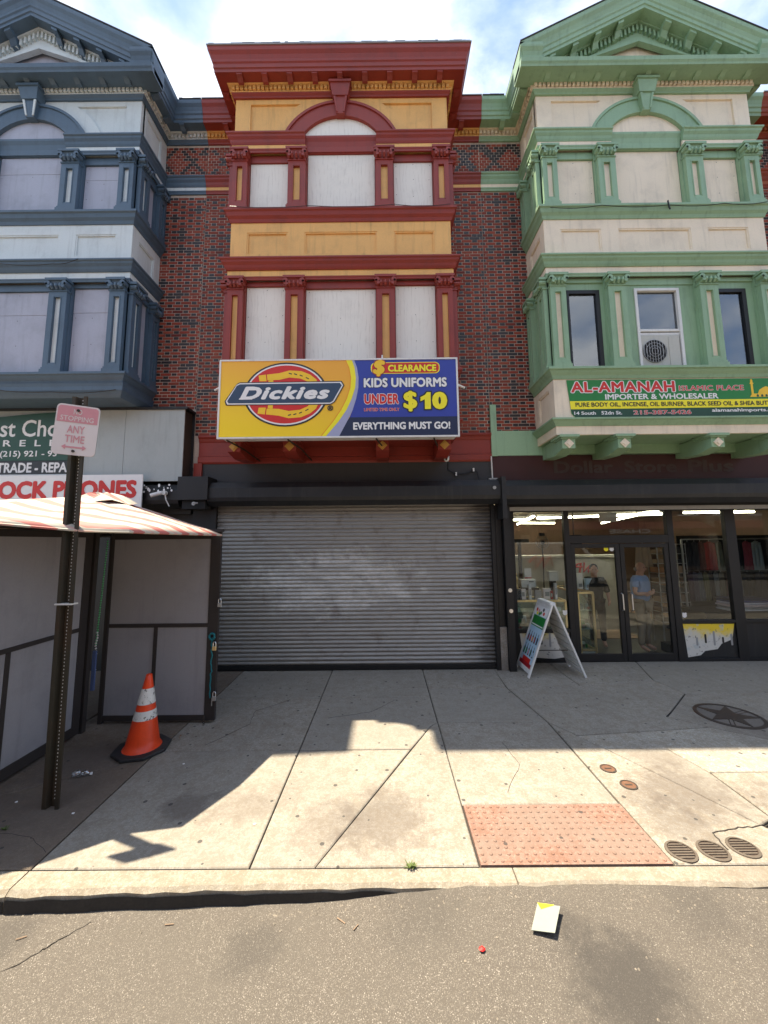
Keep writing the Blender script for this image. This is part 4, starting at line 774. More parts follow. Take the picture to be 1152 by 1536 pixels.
# ------------------------------------------------------------------ clearance banner sign box
X0, X1, Z0, Z1, YS = -2.42, 1.08, 3.61, 4.79, 5.45
sb = thing('banner_sign', 'large yellow and blue clearance banner on a white sign box on the red building', 'banner', (-.67, YS, 3.6))
mb = MB(); mb.box(X0 + .02, X1 - .02, YS + .012, YB - .11, Z0 + .02, Z1 - .02); obj('box', mb, 'whitep', sb)
mb = MB()
for a in ((X0 - .015, X1 + .015, Z1 - .012, Z1 + .012), (X0 - .015, X1 + .015, Z0 - .012, Z0 + .012), (X0 - .015, X0 + .01, Z0 + .012, Z1 - .012), (X1 - .01, X1 + .015, Z0 + .012, Z1 - .012)): mb.box(a[0], a[1], YS - .006, YS + .03, a[2], a[3])
obj('frame', mb, 'whitep', sb)
for x in (-2.2, -1.3, .0, .85): mb = MB(); mb.tube([(x - .12, YS + .08, 3.60), (x + .0, YB + .1, 3.55), (x + .04, YW, 3.50)], .012, 6); obj('support_strut', mb, 'steel', sb)
for x in (X0, X1): mb = MB(); s_ = 1 if x > 0 else -1; mb.tube([(x - s_ * .02, YS + .05, 4.42), (x + s_ * .14, YS + .16, 4.40)], .018, 6); obj('side_strut', mb, 'whitep', sb)
BX = lambda zx: X0 + (zx - 30) * (X1 - X0) / 1075; BZ = lambda zy: Z1 - (zy - 32) * (Z1 - Z0) / 346
pl = vplane(YS + .004); Bp = lambda pts: [(BX(a), BZ(b)) for a, b in pts]
bn = obj('banner', MB().box(X0 + .01, X1 - .01, YS + .004, YS + .010, Z0 + .012, Z1 - .012), 'p_grad', sb)
ZE = [(600, 32, 28, 38), (617, 70, 24, 35), (625, 115, 22, 34), (622, 160, 22, 36), (606, 210, 22, 42), (580, 260, 24, 52), (545, 310, 24, 62), (490, 378, 20, 80)]
E0 = [(e, z) for e, z, a, b in ZE]; E1_ = [(e + a, z) for e, z, a, b in ZE]; E2_ = [(e + b, z) for e, z, a, b in ZE]
flat('blue_field', Bp(E2_[:6] + [(618, 292), (1105, 292), (1105, 32)]), pl, .001, 'p_blue', bn); flat('navy_strip', Bp([(618, 292), (1105, 292), (1105, 378), (570, 378), (607, 310)]), pl, .002, 'p_navy', bn)
flat('grey_swoosh', Bp(E1_ + E2_[::-1]), pl, .003, 'p_lav', bn); flat('yellow_swoosh', Bp(E0 + E1_[::-1]), pl, .004, 'p_yel2', bn); flat('orange_edge', Bp([(a - 4, b) for a, b in E0] + E0[::-1]), pl, .0045, 'p_or', bn)
ec = (BX(330), BZ(187)); sx = (BX(175) - BX(0)); sz = BZ(0) - BZ(130)
flat('badge_shadow', ell(ec[0], ec[1], sx + .05, sz + .045), pl, .005, 'p_black', bn); flat('badge_outline', ell(ec[0], ec[1], sx + .022, sz + .022), pl, .006, 'white', bn); flat('badge', ell(ec[0], ec[1], sx, sz), pl, .007, 'p_red', bn)
for s in (1, -1):
    f = (lambda y: y) if s > 0 else (lambda y: 374 - y)
    flat('horseshoe', Bp([(243, f(98)), (300, f(92)), (345, f(80)), (400, f(84)), (440, f(100)), (468, f(122)), (480, f(150)), (448, f(150)), (430, f(132)), (395, f(117)), (345, f(112)), (300, f(122)), (246, f(124))]), pl, .008, 'p_yel', bn)
    flat('horseshoe_heel', Bp([(205, f(102)), (238, f(98)), (242, f(128)), (210, f(128))]), pl, .008, 'p_yel', bn); flat('horseshoe_bar', Bp([(250, f(126)), (272, f(122)), (275, f(150)), (254, f(150))]), pl, .008, 'p_yel', bn)
    for (a, b, c, d) in ((342, 90, 356, 94), (366, 93, 380, 97), (392, 99, 405, 104), (420, 110, 434, 117)): flat('nail_slot', Bp([(a, f(b)), (c, f(d)), (c, f(d + 5)), (a, f(b + 5))]), pl, .0085, 'p_black', bn)
for gsz, mm, h in ((9, 'p_black', .009), (5, 'white', .010), (0, 'p_logo', .011)):
    flat('name_ribbon', Bp([(74 - gsz * 1.3, 226 + gsz), (67 - gsz * 1.3, 216), (108, 148 - gsz), (122, 141 - gsz), (574 + gsz, 139 - gsz), (583 + gsz * 1.3, 150), (543 + gsz, 220 + gsz * .5), (530 + gsz * .3, 227 + gsz)]), pl, h, mm, bn)
lettering('Dickies', (BX(125), BX(528), BZ(210), BZ(153)), pl, 'white', bn, bold=.048, shear=.30, lift=.012, spacing=1.12)
for (a, b, c, d) in ((122, 203, 205, 211), (150, 162, 172, 155)): flat('lettering_serif', Bp([(a, b), (a + 60, b), (a + 58, b + 7), (a - 2, b + 7)]), pl, .0142, 'white', bn)
lettering('®', (BX(519), BX(545), BZ(263), BZ(239)), pl, 'p_black', bn, bold=.03, lift=.009)
flat('clearance_pill_edge', rrect(BX(715), BX(1028), BZ(99), BZ(47), .07), pl, .003, 'p_yel2', bn); flat('clearance_pill', rrect(BX(720), BX(1024), BZ(96), BZ(50), .065), pl, .004, 'p_red', bn)
lettering('CLEARANCE', (BX(793), BX(1012), BZ(90), BZ(59)), pl, 'p_yel2', bn, bold=.045, lift=.005, outline=.075, omat='p_dred')
lettering('$', (BX(726), BX(778), BZ(110), BZ(35)), pl, 'p_yel', bn, bold=.06, shear=.12, lift=.006, outline=.10, omat='p_dred')
lettering('KIDS UNIFORMS', (BX(683), BX(1058), BZ(160), BZ(118)), pl, 'white', bn, bold=.045, outline=.085, omat='p_navy', lift=.003, spacing=1.03)
lettering('UNDER', (BX(685), BX(840), BZ(234), BZ(190)), pl, 'p_red', bn, bold=.045, outline=.085, omat='white', lift=.003, spacing=1.05)
lettering('LIMITED TIME ONLY', (BX(684), BX(842), BZ(266), BZ(252)), pl, 'p_red', bn, bold=.02, outline=.05, omat='white', lift=.003)
lettering('$', (BX(862), BX(922), BZ(268), BZ(178)), pl, 'p_yel2', bn, bold=.035, outline=.085, omat='p_black', lift=.003); lettering('0', (BX(992), BX(1056), BZ(259), BZ(184)), pl, 'p_yel2', bn, bold=.07, outline=.12, omat='p_black', lift=.003)
ONE = [(938, 206), (958, 196), (968, 184), (984, 184), (984, 259), (957, 259), (957, 216), (938, 224)]
flat('lettering_outline', Bp([(932, 202), (952, 192), (964, 178), (990, 178), (990, 265), (951, 265), (951, 224), (932, 232)]), pl, .0038, 'p_black', bn); flat('lettering', Bp(ONE), pl, .0052, 'p_yel2', bn)
lettering('EVERYTHING MUST GO!', (BX(635), BX(1068), BZ(347), BZ(315)), pl, 'white', bn, bold=.04, lift=.004)
pn = thing('sign_pin', 'thin white rod rising behind the top edge of the large banner', 'rod', (-.02, 5.55, 4.79)); mb = MB(); mb.tube([(-.02, 5.55, 4.75), (-.02, 5.55, 4.90)], .012, 6); obj('rod', mb, 'whitep', pn)

# ------------------------------------------------------------------ green shop sign on the bay
YG = YB - .004; gs = thing('shop_sign', 'green and yellow shop sign with red lettering on the cream bay front', 'sign', (4.5, YG, 3.98))
GX = lambda a: 2.872 + (a - 30) * .002847; GZ = lambda b: 4.60 - (b - 40) * .00295; gp = vplane(YG); gb = MB().prism([(2.872, YG, 4.59), (6.15, YG, 4.59), (6.15, YG, 3.985), (2.98, YG, 3.985), (2.92, YG, 4.05)], (0, -.008, 0)); gbd = obj('board', gb, 'p_green', gs)
gp2 = vplane(YG - .008)
flat('yellow_strip', [(2.902, GZ(160)), (6.15, GZ(157)), (6.15, GZ(200)), (2.912, GZ(204))], gp2, .0012, 'p_yel2', gbd); flat('dark_strip', [(2.914, GZ(205)), (6.15, GZ(201)), (6.15, 3.987), (2.985, 3.987), (2.93, 4.05)], gp2, .0012, 'p_dgreen', gbd)
lettering('AL-AMANAH', (GX(52), GX(622), GZ(112), GZ(54)), gp2, 'p_red', gbd, bold=.035, outline=.085, omat='white', spacing=1.08, lift=.001)
lettering('ISLAMIC PLACE', (GX(645), GX(1000), GZ(108), GZ(80)), gp2, 'p_red', gbd, bold=.015, outline=.05, omat='white', spacing=1.05)
lettering('IMPORTER & WHOLESALER', (GX(236), GX(856), GZ(153), GZ(123)), gp2, 'white', gbd, bold=.03)
lettering('PURE BODY OIL, INCENSE, OIL BURNER, BLACK SEED OIL & SHEA BUTTER', (GX(70), GX(1178), GZ(195), GZ(168)), gp2, 'p_black', gbd, bold=.02, lift=.003)
lettering('14 South', (GX(60), GX(178), GZ(235), GZ(217)), gp2, 'white', gbd, bold=.03, lift=.003); lettering('52dn St.', (GX(208), GX(321), GZ(235), GZ(216)), gp2, 'white', gbd, bold=.03, lift=.003)
lettering('215-387-5426', (GX(384), GX(698), GZ(236), GZ(214)), gp2, 'p_red', gbd, bold=.015, outline=.055, omat='white', lift=.003, spacing=1.05)
lettering('alamanahimports.com', (GX(812), GX(1190), GZ(231), GZ(208)), gp2, 'white', gbd, bold=.03, lift=.003)
mq = [(1030, 146), (1034, 140), (1040, 132), (1040, 75), (1034, 72), (1040, 66), (1040, 54), (1046, 46), (1052, 54), (1052, 66), (1058, 72), (1052, 75), (1052, 128), (1075, 128), (1084, 108), (1105, 95), (1122, 88), (1140, 95), (1160, 108), (1168, 128), (1190, 128), (1190, 146)]
flat('mosque_picture', [(GX(a), GZ(b)) for a, b in mq], gp2, .002, 'p_yel', gbd)
for a in (1066, 1090, 1114, 1138, 1160): flat('arch_picture', [(GX(a), GZ(145)), (GX(a + 12), GZ(145)), (GX(a + 12), GZ(136)), (GX(a + 6), GZ(131)), (GX(a), GZ(136))], gp2, .003, 'p_dgreen', gbd)

# ------------------------------------------------------------------ left shop signs and cladding
cl = thing('cladding_panel', 'pale grey boxed out panel over the left shop, right of the green sign', 'cladding', (-5, YW, 3.2))
mb = MB(); mb.box(-4.38, -3.385, 6.33, 6.35, 3.13, 4.36); obj('panel', mb, 'greyclad', cl); mb = MB(); mb.box(-8.4, -4.386, 6.33, 6.35, 3.13, 4.36); obj('panel', mb, 'greyclad', cl); mb = MB(); mb.box(-8.4, -3.385, 6.35, YW - .01, 3.14, 4.35); obj('side', mb, 'iron', cl)
mb = MB(); mb.box(-8.4, -3.33, 6.30, YW - .0, 4.362, 4.40); obj('coping', mb, 'black2', cl)
yq = 6.29
sg = thing('phone_shop_sign', 'dark green wireless shop sign with white lettering under the blue bay', 'sign', (-6.5, yq, 3.3))
gbo = obj('board', MB().prism([(-7.4, yq, 4.26), (-6.54, yq, 4.24), (-5.9, yq, 4.30), (-5.08, yq, 4.345), (-5.08, yq, 3.49), (-7.4, yq, 3.49)], (0, .03, 0)), 'p_dgreen', sg); q = vplane(yq)
lettering('Best Choice', (-6.82, -5.06, 3.90, 4.19), q, 'white', gbo, bold=.015, spacing=1.0, lift=.0015); lettering('WIRELESS', (-6.98, -5.02, 3.735, 3.845), q, 'white', gbo, bold=.02, spacing=2.1, lift=.0015); lettering('(215) 921 - 93', (-6.42, -5.47, 3.53, 3.66), q, 'white', gbo, bold=.02, lift=.0015)
mb = MB(); mb.box(-7.4, -5.08, yq + .0, yq + .03, 3.26, 3.485); tb = obj('repair_strip', mb, 'p_black', sg); lettering('TRADE - REPAIR', (-6.45, -5.12, 3.29, 3.455), q, 'white', tb, bold=.035, lift=.0015)
mb = MB(); mb.box(-7.4, -5.08, yq - .003, yq + .03, 3.235, 3.258); obj('white_edge', mb, 'whitep', sg)
up = thing('unlock_sign', 'white sign with bold red UNLOCK PHONES lettering behind the striped canopy', 'sign', (-6, 6.19, 2.6)); yu = 6.20
ub = obj('board', MB().box(-7.5, -3.95, yu, yu + .02, 2.55, 3.225), 'white', up); q = vplane(yu); lettering('UNLOCK PHONES', (-7.0, -4.04, 2.84, 3.13), q, 'p_red', ub, bold=.05, lift=.0015); lettering('CODE REPAIR', (-6.95, -4.9, 2.62, 2.775), q, 'p_red', ub, bold=.05, lift=.0015, spacing=1.1)
for (x, y_, z, lab, kind) in ((-3.62, 6.20, 2.92, 'white bullet security camera on the left black roller housing', 0), (1.03, 6.28, 3.44, 'small white dome security camera under the right end of the banner', 1)):
    t_ = thing('security_camera', lab, 'camera', (x, y_, z))
    if kind == 0:
        mb = MB(); mb.tube([(x + .02, y_ + .07, z), (x + .02, y_ + .0, z)], .035, 12); obj('mount', mb, 'whitep', t_); mb = MB(); mb.tube([(x, y_, z), (x - .16, y_ - .04, z - .05)], .032, 12); obj('body', mb, 'whitep', t_, smooth=False); mb = MB(); mb.tube([(x + .03, y_ + .03, z - .02), (x + .06, y_ + .02, z - .12), (x + .10, y_ + .05, z - .22)], .009, 5); obj('cable', mb, 'whitep', t_)
    else:
        mb = MB(); mb.lathe((x, y_, z), [(.045, .05), (.045, 0), (.03, -.03), (.005, -.042)], 14); obj('dome', mb, 'whitep', t_); mb = MB(); mb.disc((x - .01, y_ - .04, z - .005), .018, h=-.01); obj('lens', mb, 'dark', t_)
        mb = MB(); mb.tube([(x + .01, y_, z + .05), (x + .03, y_ + .05, z + .3)], .006, 5); mb.tube([(x + .02, y_, z), (x + .06, YW - .05, z - .12), (x + .2, YW - .05, z - .20), (x + .38, YW - .05, z - .19), (x + .5, YW - .05, z - .13), (x + .56, YW - .06, z - .17), (x + .58, YW - .1, z - .32)], .010, 6); obj('cable', mb, 'black', t_); 
        for dx, dz in ((.2, -.2), (.5, -.13)): mb = MB(); mb.box(x + dx - .012, x + dx + .012, YW - .07, YW - .03, z + dz - .03, z + dz + .03); obj('cable_clip', mb, 'whitep', t_)
cdt = thing('conduit', 'thin galvanised conduit hanging between the red and green buildings', 'conduit', (1.85, YW, 3.1)); mb = MB(); mb.tube([(1.84, YW - .07, 3.54), (1.845, YW - .08, 3.12)], .012, 6); obj('pipe', mb, 'whitep', cdt); mb = MB(); mb.box(1.78, 1.92, YW - .11, YW - .05, 3.13, 3.155); obj('bracket', mb, 'galv', cdt)

# AC outdoor unit in sash window
ac = thing('air_conditioner', 'boxy off white air conditioner sitting in the raised white sash window', 'air conditioner', (4.5, YB, 4.79)); yc = YB + .045
mb = MB(); mb.box(4.14, 4.76, yc, yc + .05, 4.80, 5.36); obj('case', mb, 'acwhite', ac, bevel=.008); mb = MB()
mb.disc((4.34, yc + .001, 5.08), .19, n=28, h=-.006); obj('fan_recess', mb, 'dark', ac); mb = MB()
for r_ in (.19, .14, .09, .05):
    pts = [(4.34 + r_ * math.cos(a), yc - .014, 5.08 + r_ * math.sin(a)) for a in [2 * math.pi * i / 24 for i in range(25)]]; mb.tube(pts, .004, 4, False)
for i in range(9): xx = 4.34 - .17 + i * .0425; h_ = math.sqrt(.19 ** 2 - (xx - 4.34) ** 2); mb.tube([(xx, yc - .013, 5.08 - h_), (xx, yc - .013, 5.08 + h_)], .004, 4)
obj('grille', mb, 'galv', ac, kind='stuff'); mb = MB(); mb.box(4.575, 4.74, yc - .008, yc, 4.84, 5.33); obj('side_panel', mb, 'acwhite', ac, bevel=.003)

# ------------------------------------------------------------------ storefront
YF = 6.95
sf = thing('storefront', 'black framed glass shop front with double doors under the green bay', 'storefront', (4.5, YF, 0))
def bar(x0, x1, z0, z1, y0=-.04, y1=.05, nm='frame_bar', m_='black', par=None): mb = MB(); mb.box(x0, x1, YF + y0, YF + y1, z0, z1); return obj(nm, mb, m_, par or sf, bevel=.004)
bar(2.10, 2.30, 0, 2.72); bar(3.195, 3.285, 0, 2.62); bar(5.03, 5.14, 0, 2.62); bar(6.07, 6.25, 0, 2.62); bar(2.30, 3.195, 2.60, 2.72); bar(3.285, 5.03, 2.60, 2.72); bar(5.14, 6.07, 2.60, 2.72); bar(6.25, 7.05, 2.60, 2.72); bar(3.285, 5.03, 2.03, 2.17)
bar(2.30, 3.195, .50, .56); bar(5.14, 6.07, .64, .69); bar(6.25, 7.05, .64, .69); bar(5.14, 6.07, 0, .05); bar(6.25, 7.05, 0, .05); bar(2.3, 3.195, 0, .05)
for a, b, z in ((2.30, 3.195, .50), (5.14, 6.07, .64), (6.25, 7.05, .64)): bar(a, b, .05, z, -.015, .03, 'bulkhead_panel', 'black2')
for a, b, z0, z1 in ((2.30, 3.195, .56, 2.60), (3.285, 5.03, 2.17, 2.60), (5.14, 6.07, .69, 2.60), (6.25, 7.05, .69, 2.60)): bar(a, b, z0, z1, .0, .004, 'pane', 'glass')
for (a, b) in ((3.29, 4.155), (4.165, 5.025)):
    mb = MB(); e = .075; mb.box(a, a + e, YF - .03, YF + .02, .01, 2.02); mb.box(b - e, b, YF - .03, YF + .02, .01, 2.02); mb.box(a + e, b - e, YF - .03, YF + .02, 1.95, 2.02); mb.box(a + e, b - e, YF - .03, YF + .02, .01, .14); dr = obj('door', mb, 'black', sf, bevel=.004)
    mb = MB(); mb.box(a + e, b - e, YF - .006, YF - .001, .14, 1.95); obj('pane', mb, 'glass', dr)
    hx = b - .03 if a < 4 else a + .12; mb = MB(); mb.tube([(hx, YF - .035, .86), (hx, YF - .08, .88), (hx, YF - .08, 1.14), (hx, YF - .035, 1.16)], .010, 8); obj('handle', mb, 'metal', dr)
for (x, z, mm) in ((3.93, 1.93, 'p_yel2'), (4.03, 1.93, 'white'), (3.13, .83, 'white'), (5.21, .77, 'white')):
    flat('sticker', [(x + .04 * a, z + .045 * b) for a, b in ((-1, .9), (-.4, 1), (0, .8), (.4, 1), (1, .9), (.9, .2), (1, -.3), (.6, -.8), (0, -1), (-.6, -.8), (-1, -.3), (-.9, .2))], vplane(YF - .012), 0, mm, sf)
# torn poster on bulkhead
def poster_mat():
    m, t, b = nmat('torn_poster_print'); p = pos(t); d = t.nodes.new('ShaderNodeSeparateXYZ'); t.links.new(p, d.inputs[0])
    n = noise(t, p, 5, 5, .6); f = step(t, mth(t, 'ADD', d.outputs[2], mth(t, 'MULTIPLY', mth(t, 'SUBTRACT', n, .5), .5)), .36, .58)
    c = mixc(t, f, (.62, .60, .55), (.80, .58, .03)); n2 = noise(t, p, 16, 4, .7); c = mixc(t, mth(t, 'MULTIPLY', step(t, n2, .58, .66), .8), c, (.10, .09, .07)); n3 = noise(t, p, 9, 2, .5); c = mixc(t, mth(t, 'MULTIPLY', step(t, n3, .62, .7), .6), c, (.45, .5, .5))
    t.links.new(c, b.inputs['Base Color']); b.inputs['Roughness'].default_value = .6; return m
MT['poster'] = poster_mat()
for (pts, lab, yy) in (([(5.16, .625), (6.05, .62), (5.99, .36), (5.80, .29), (5.72, .20), (5.50, .17), (5.42, .10), (5.20, .065)], 'torn yellow and white poster on the panel right of the glass doors', YF - .02), ([(2.32, .49), (3.17, .49), (3.15, .10), (2.9, .06), (2.36, .10)], 'torn pale poster on the low panel behind the sandwich board', YF - .02)):
    t_ = thing('poster', lab, 'poster', (pts[0][0], yy, 0)); ps = flat('sheet', pts, vplane(yy), 0, 'poster', t_)
    for i in range(5): x = pts[0][0] + .2 + i * .15; flat('product_picture', rrect(x, x + .035, .26 + .04 * (i % 2), .40 + .05 * (i % 3), .012, 3), vplane(yy - .001), .001, 'p_black' if i % 2 else 'p_grey', ps)
# interior shell
inn = thing('shop_interior', 'warm lit shop interior with tan walls seen through the glass front', 'room', (4.5, 7, 0))
mb = MB(); mb.box(1.95, 7.05, 7.0, 16, -.06, -.004); obj('floor', mb, 'floor_in', inn); mb = MB(); mb.box(1.95, 7.05, 7.0, 16, 2.92, 2.98); obj('ceiling', mb, 'ceil_in', inn); mb = MB(); mb.box(1.95, 7.05, 16, 16.1, 0, 3); obj('rear_wall', mb, 'wall_in', inn)
mb = MB(); mb.box(1.88, 1.95, 6.98, 16, 0, 3); obj('side_wall', mb, 'wall_in', inn); mb = MB(); mb.box(10.5, 10.55, 7.0, 16, 0, 3); mb.box(7.05, 10.5, 6.985, 6.998, 0, 3); obj('side_wall', mb, 'wall_in', inn); mb = MB(); mb.box(7.05, 10.5, 7.0, 16, -.06, -.004); mb.box(7.05, 10.5, 7.0, 16, 2.92, 2.98); mb.box(7.05, 10.5, 16, 16.1, 0, 3); obj('rear_bay', mb, 'wall_in', inn)
lights_ = [((3.98, 10.3), (5.3, 15.5)), ((4.4, 11.18), (7.0, 9.7)), ((5.9, 8.2), (8.4, 15)), ((2.45, 8.0), (2.95, 9.4)), ((5.0, 14.2), (6.4, 14.6)), ((3.0, 12.5), (4.4, 11.8)), ((7.2, 9.3), (8.8, 9.2))]
tubelab = ['diagonal left pane light', 'long central light over the doors', 'light right of the doors running back', 'nearest light by the left jamb', 'short light deeper in the shop', 'rearmost light', 'light above the hanging fabrics']
for (a, b), lb in zip(lights_, tubelab):
    t_ = thing('fluorescent_light', 'fluorescent tube on the shop ceiling, ' + lb, 'ceiling light', (a[0], a[1], 2.85), 'tube lights on the shop ceiling'); A = Vector((a[0], a[1], 2.72)); B_ = Vector((b[0], b[1], 2.72)); mb = MB(); mb.tube([A + Vector((0, 0, .07)), B_ + Vector((0, 0, .07))], .05, 4); obj('fitting', mb, 'whitep', t_); mb = MB(); mb.tube([A, B_], .024, 8); obj('tube', mb, 'tube', t_)
# counters and glass cases
def case(x0, x1, y0, y1, zt, lab, base=.1):
    t_ = thing('display_case', lab, 'display case', ((x0 + x1) / 2, (y0 + y1) / 2, 0)); e = .018; mb = MB()
    for x in (x0, x1):
        for y_ in (y0, y1): mb.box(x - e, x + e, y_ - e, y_ + e, 0, zt)
    for z in (base, zt):
        mb.box(x0, x1, y0 - e, y0 + e, z - e, z + e); mb.box(x0, x1, y1 - e, y1 + e, z - e, z + e); mb.box(x0 - e, x0 + e, y0, y1, z - e, z + e); mb.box(x1 - e, x1 + e, y0, y1, z - e, z + e)
    obj('frame', mb, 'brass', t_); mb = MB(); mb.box(x0, x1, y0, y1, .0, base - .02); obj('plinth', mb, 'acwhite', t_)
    for z in (base + (zt - base) * .35, base + (zt - base) * .68):
        mb = MB(); mb.box(x0 + .02, x1 - .02, y0 + .03, y1 - .02, z, z + .008); sh = obj('shelf', mb, 'acwhite', t_)
    for pn_ in ((x0 + .02, x1 - .02, y0, y0 + .004), (x1 - .003, x1 + .001, y0 + .02, y1 - .02)): mb = MB(); mb.box(*pn_, base + .02, zt - .02); obj('pane', mb, 'clear2', t_)
    mb = MB(); mb.box(x0 + .02, x1 - .02, y1 - .03, y1 - .022, base, zt); obj('back_panel', mb, 'greyclad', t_)
    for i in range(12):
        z = base + (.02 if i % 3 == 0 else (zt - base) * (.36 if i % 3 == 1 else .69)) ; x = R.uniform(x0 + .06, x1 - .06); mb = MB(); h_ = R.uniform(.05, .13); mb.box(x - .03, x + .03, y0 + .08, y0 + .14, z, z + h_); obj('item', mb, R.choice(['whitep', 'p_lblue', 'p_gold', 'p_dred', 'p_grey', 'p_green']), t_)
    return t_
MT['clear2'] = glassmat('case_glass', (.85, .92, .9), .05)
case(2.42, 3.40, 7.50, 7.95, .95, 'glass display case with pale gold top edge behind the left pane', .30); case(3.62, 3.90, 7.45, 8.5, 1.10, 'tall narrow glass showcase behind the left door', .06)
def small(name, lab, cat, parts_, loc, group=None):
    t_ = thing(name, lab, cat, loc, group)
    for nm, mb, mm in parts_: obj(nm, mb, mm, t_)
    return t_
def bxm(*a): return MB().box(*a)
small('carton', 'white printed carton on the display case behind the left pane', 'carton', [('box', bxm(2.62, 2.90, 7.6, 7.75, 1.19, 1.34), 'whitep'), ('printed_mark', bxm(2.77, 2.86, 7.598, 7.60, 1.29, 1.305), 'p_black'), ('riser', bxm(2.60, 2.95, 7.58, 7.8, 1.14, 1.188), 'black')], (2.76, 7.7, .97))
small('price_card', 'small white and pink card standing on the printed carton', 'card', [('card', bxm(2.70, 2.83, 7.62, 7.63, 1.345, 1.55), 'white'), ('pink_edge', bxm(2.70, 2.83, 7.615, 7.62, 1.36, 1.38), 'p_red')], (2.76, 7.6, 1.34))
small('carton', 'cream carton beside the cash register on the counter', 'carton', [('box', bxm(3.17, 3.34, 7.6, 7.72, 1.31, 1.49), 'acwhite'), ('stand', bxm(3.2, 3.3, 7.62, 7.7, .97, 1.309), 'black')], (3.25, 7.7, .97))
small('figurine', 'pale figurine with wide base behind the left pane', 'figurine', [('body', MB().lathe((2.52, 7.62, 1.17), [(.05, 0), (.055, .03), (.03, .1), (.045, .18), (.03, .24), (.04, .28), (.01, .31)], 12), 'brass'), ('base', bxm(2.44, 2.60, 7.55, 7.7, .97, 1.169), 'black')], (2.52, 7.6, .97))
for i, (x, w_, z0, h_, mm, lb) in enumerate(((2.56, .12, .97, .20, 'p_cream', 'brown photo box'), (2.74, .05, .97, .28, 'white', 'white tall bottle box'), (2.86, .12, .97, .17, 'p_grey', 'grey portrait picture'), (3.02, .14, .97, .2, 'p_cream', 'cream leaflet holder'), (3.14, .06, .97, .16, 'p_dred', 'dark red small box'), (3.24, .045, .97, .30, 'whitep', 'white slim bottle'))):
    small('shop_item', lb + ' on the counter behind the left pane', 'shop item', [('box', bxm(x, x + w_, 7.55, 7.62, z0, z0 + h_), mm), ('label', bxm(x + w_ * .2, x + w_ * .8, 7.547, 7.55, z0 + h_ * .3, z0 + h_ * .7), 'p_grey')], (x, 7.58, z0), 'goods on the counter')
small('pole_stand', 'dark pole with flat head standing behind the left pane', 'stand', [('pole', bxm(2.72, 2.775, 7.95, 8.0, 0, 2.05), 'iron'), ('head', bxm(2.60, 2.92, 7.9, 8.05, 2.05, 2.12), 'black')], (2.75, 7.97, 0))
mb = MB()
for r_ in (.05, .09, .13): mb.tube([(3.15 + r_ * math.cos(a), 7.8, 2.05 + r_ * math.sin(a)) for a in [2 * math.pi * i / 20 for i in range(21)]], .008, 5, False)
for i in range(8): mb.tube([(3.15, 7.79, 2.05), (3.15 + .13 * math.cos(i * .785), 7.79, 2.05 + .13 * math.sin(i * .785))], .006, 4)
small('wall_fan', 'dark round wire fan hanging high behind the left pane', 'fan', [('cage', mb, 'iron2'), ('hub', MB().disc((3.15, 7.77, 2.05), .04), 'black'), ('pole', MB().tube([(3.15, 7.82, 2.0), (3.17, 7.85, 1.7), (3.15, 7.85, .97)], .012, 6), 'black'), ('clip', bxm(3.10, 3.2, 7.78, 7.83, 2.18, 2.24), 'black')], (3.15, 7.8, .97))
for i, (x, z, w_, h_, mm, lb) in enumerate(((3.62, 1.12, .10, .36, 'whitep', 'tall white paper stack'), (3.74, 1.12, .08, .24, 'p_lblue', 'light blue packet'), (3.86, 1.12, .1, .30, 'white', 'white leaflet stand'), (4.02, 1.1, .12, .22, 'p_lblue', 'pale blue box row'))):
    small('shop_item', lb + ' on the tall glass case behind the left door', 'shop item', [('box', bxm(x, x + w_, 7.9, 7.98, z, z + h_), mm), ('label', bxm(x + .015, x + w_ - .015, 7.897, 7.9, z + .03, z + .1), 'p_grey')], (x, 7.94, z), 'goods on the glass case')
# red spray tag on a pale cabinet seen through left door
cb = small('cabinet', 'pale cabinet with red painted scrawl deep behind the left door', 'cabinet', [('body', bxm(3.2, 6.3, 10.6, 11.0, 0, 1.62), 'acwhite'), ('top', bxm(3.1, 6.35, 10.55, 11.0, 1.62, 1.68), 'whitep')], (4.7, 10.8, 0))
mb = MB(); P_ = lambda a: [(4.9 + x * .16, 10.585, 1.42 + z * .16) for x, z in a]
for ln in ([(0, 0), (1.2, .2), (.5, -1.2), (1.8, .1), (2.4, .3), (2.1, -1.3)], [(.8, -.4), (2.6, -.3)], [(3.0, .4), (2.8, -1.2), (3.8, -.2), (3.5, -1.3), (4.5, .1), (4.2, -.9), (5, -.2)]): mb.tube(P_(ln), .028, 5)
obj('red_scrawl', mb, 'p_red', cb)
# grid shelves
for (x, lb) in ((5.57, 'left of the two open cubby racks behind the doors'), (5.96, 'right of the two open cubby racks, past the door frame')):
    t_ = thing('cubby_rack', 'tall narrow metal cubby rack, ' + lb, 'rack', (x, 8, 0), 'cubby racks in the shop'); mb = MB()
    for dx in (0, .19): mb.box(x + dx, x + dx + .012, 8, 8.012, 0, 2.0); mb.box(x + dx, x + dx + .012, 8.3, 8.31, 0, 2.0)
    obj('upright', mb, 'galv', t_); 
    for k in range(9):
        mb = MB(); mb.box(x, x + .2, 8, 8.3, .42 + k * .195, .428 + k * .195); obj('shelf', mb, 'galv', t_)
        if k < 8: mb = MB(); mb.box(x + .02, x + .18, 8.05, 8.28, .43 + k * .195, .43 + k * .195 + R.uniform(.07, .15)); obj('goods', mb, R.choice(['dryleaf', 'mat_in', 'black', 'wall_in']), t_)
    mb = MB(); mb.box(x + .0, x + .2, 8.305, 8.315, .4, 2.0); obj('back_panel', mb, 'wall_in', t_)
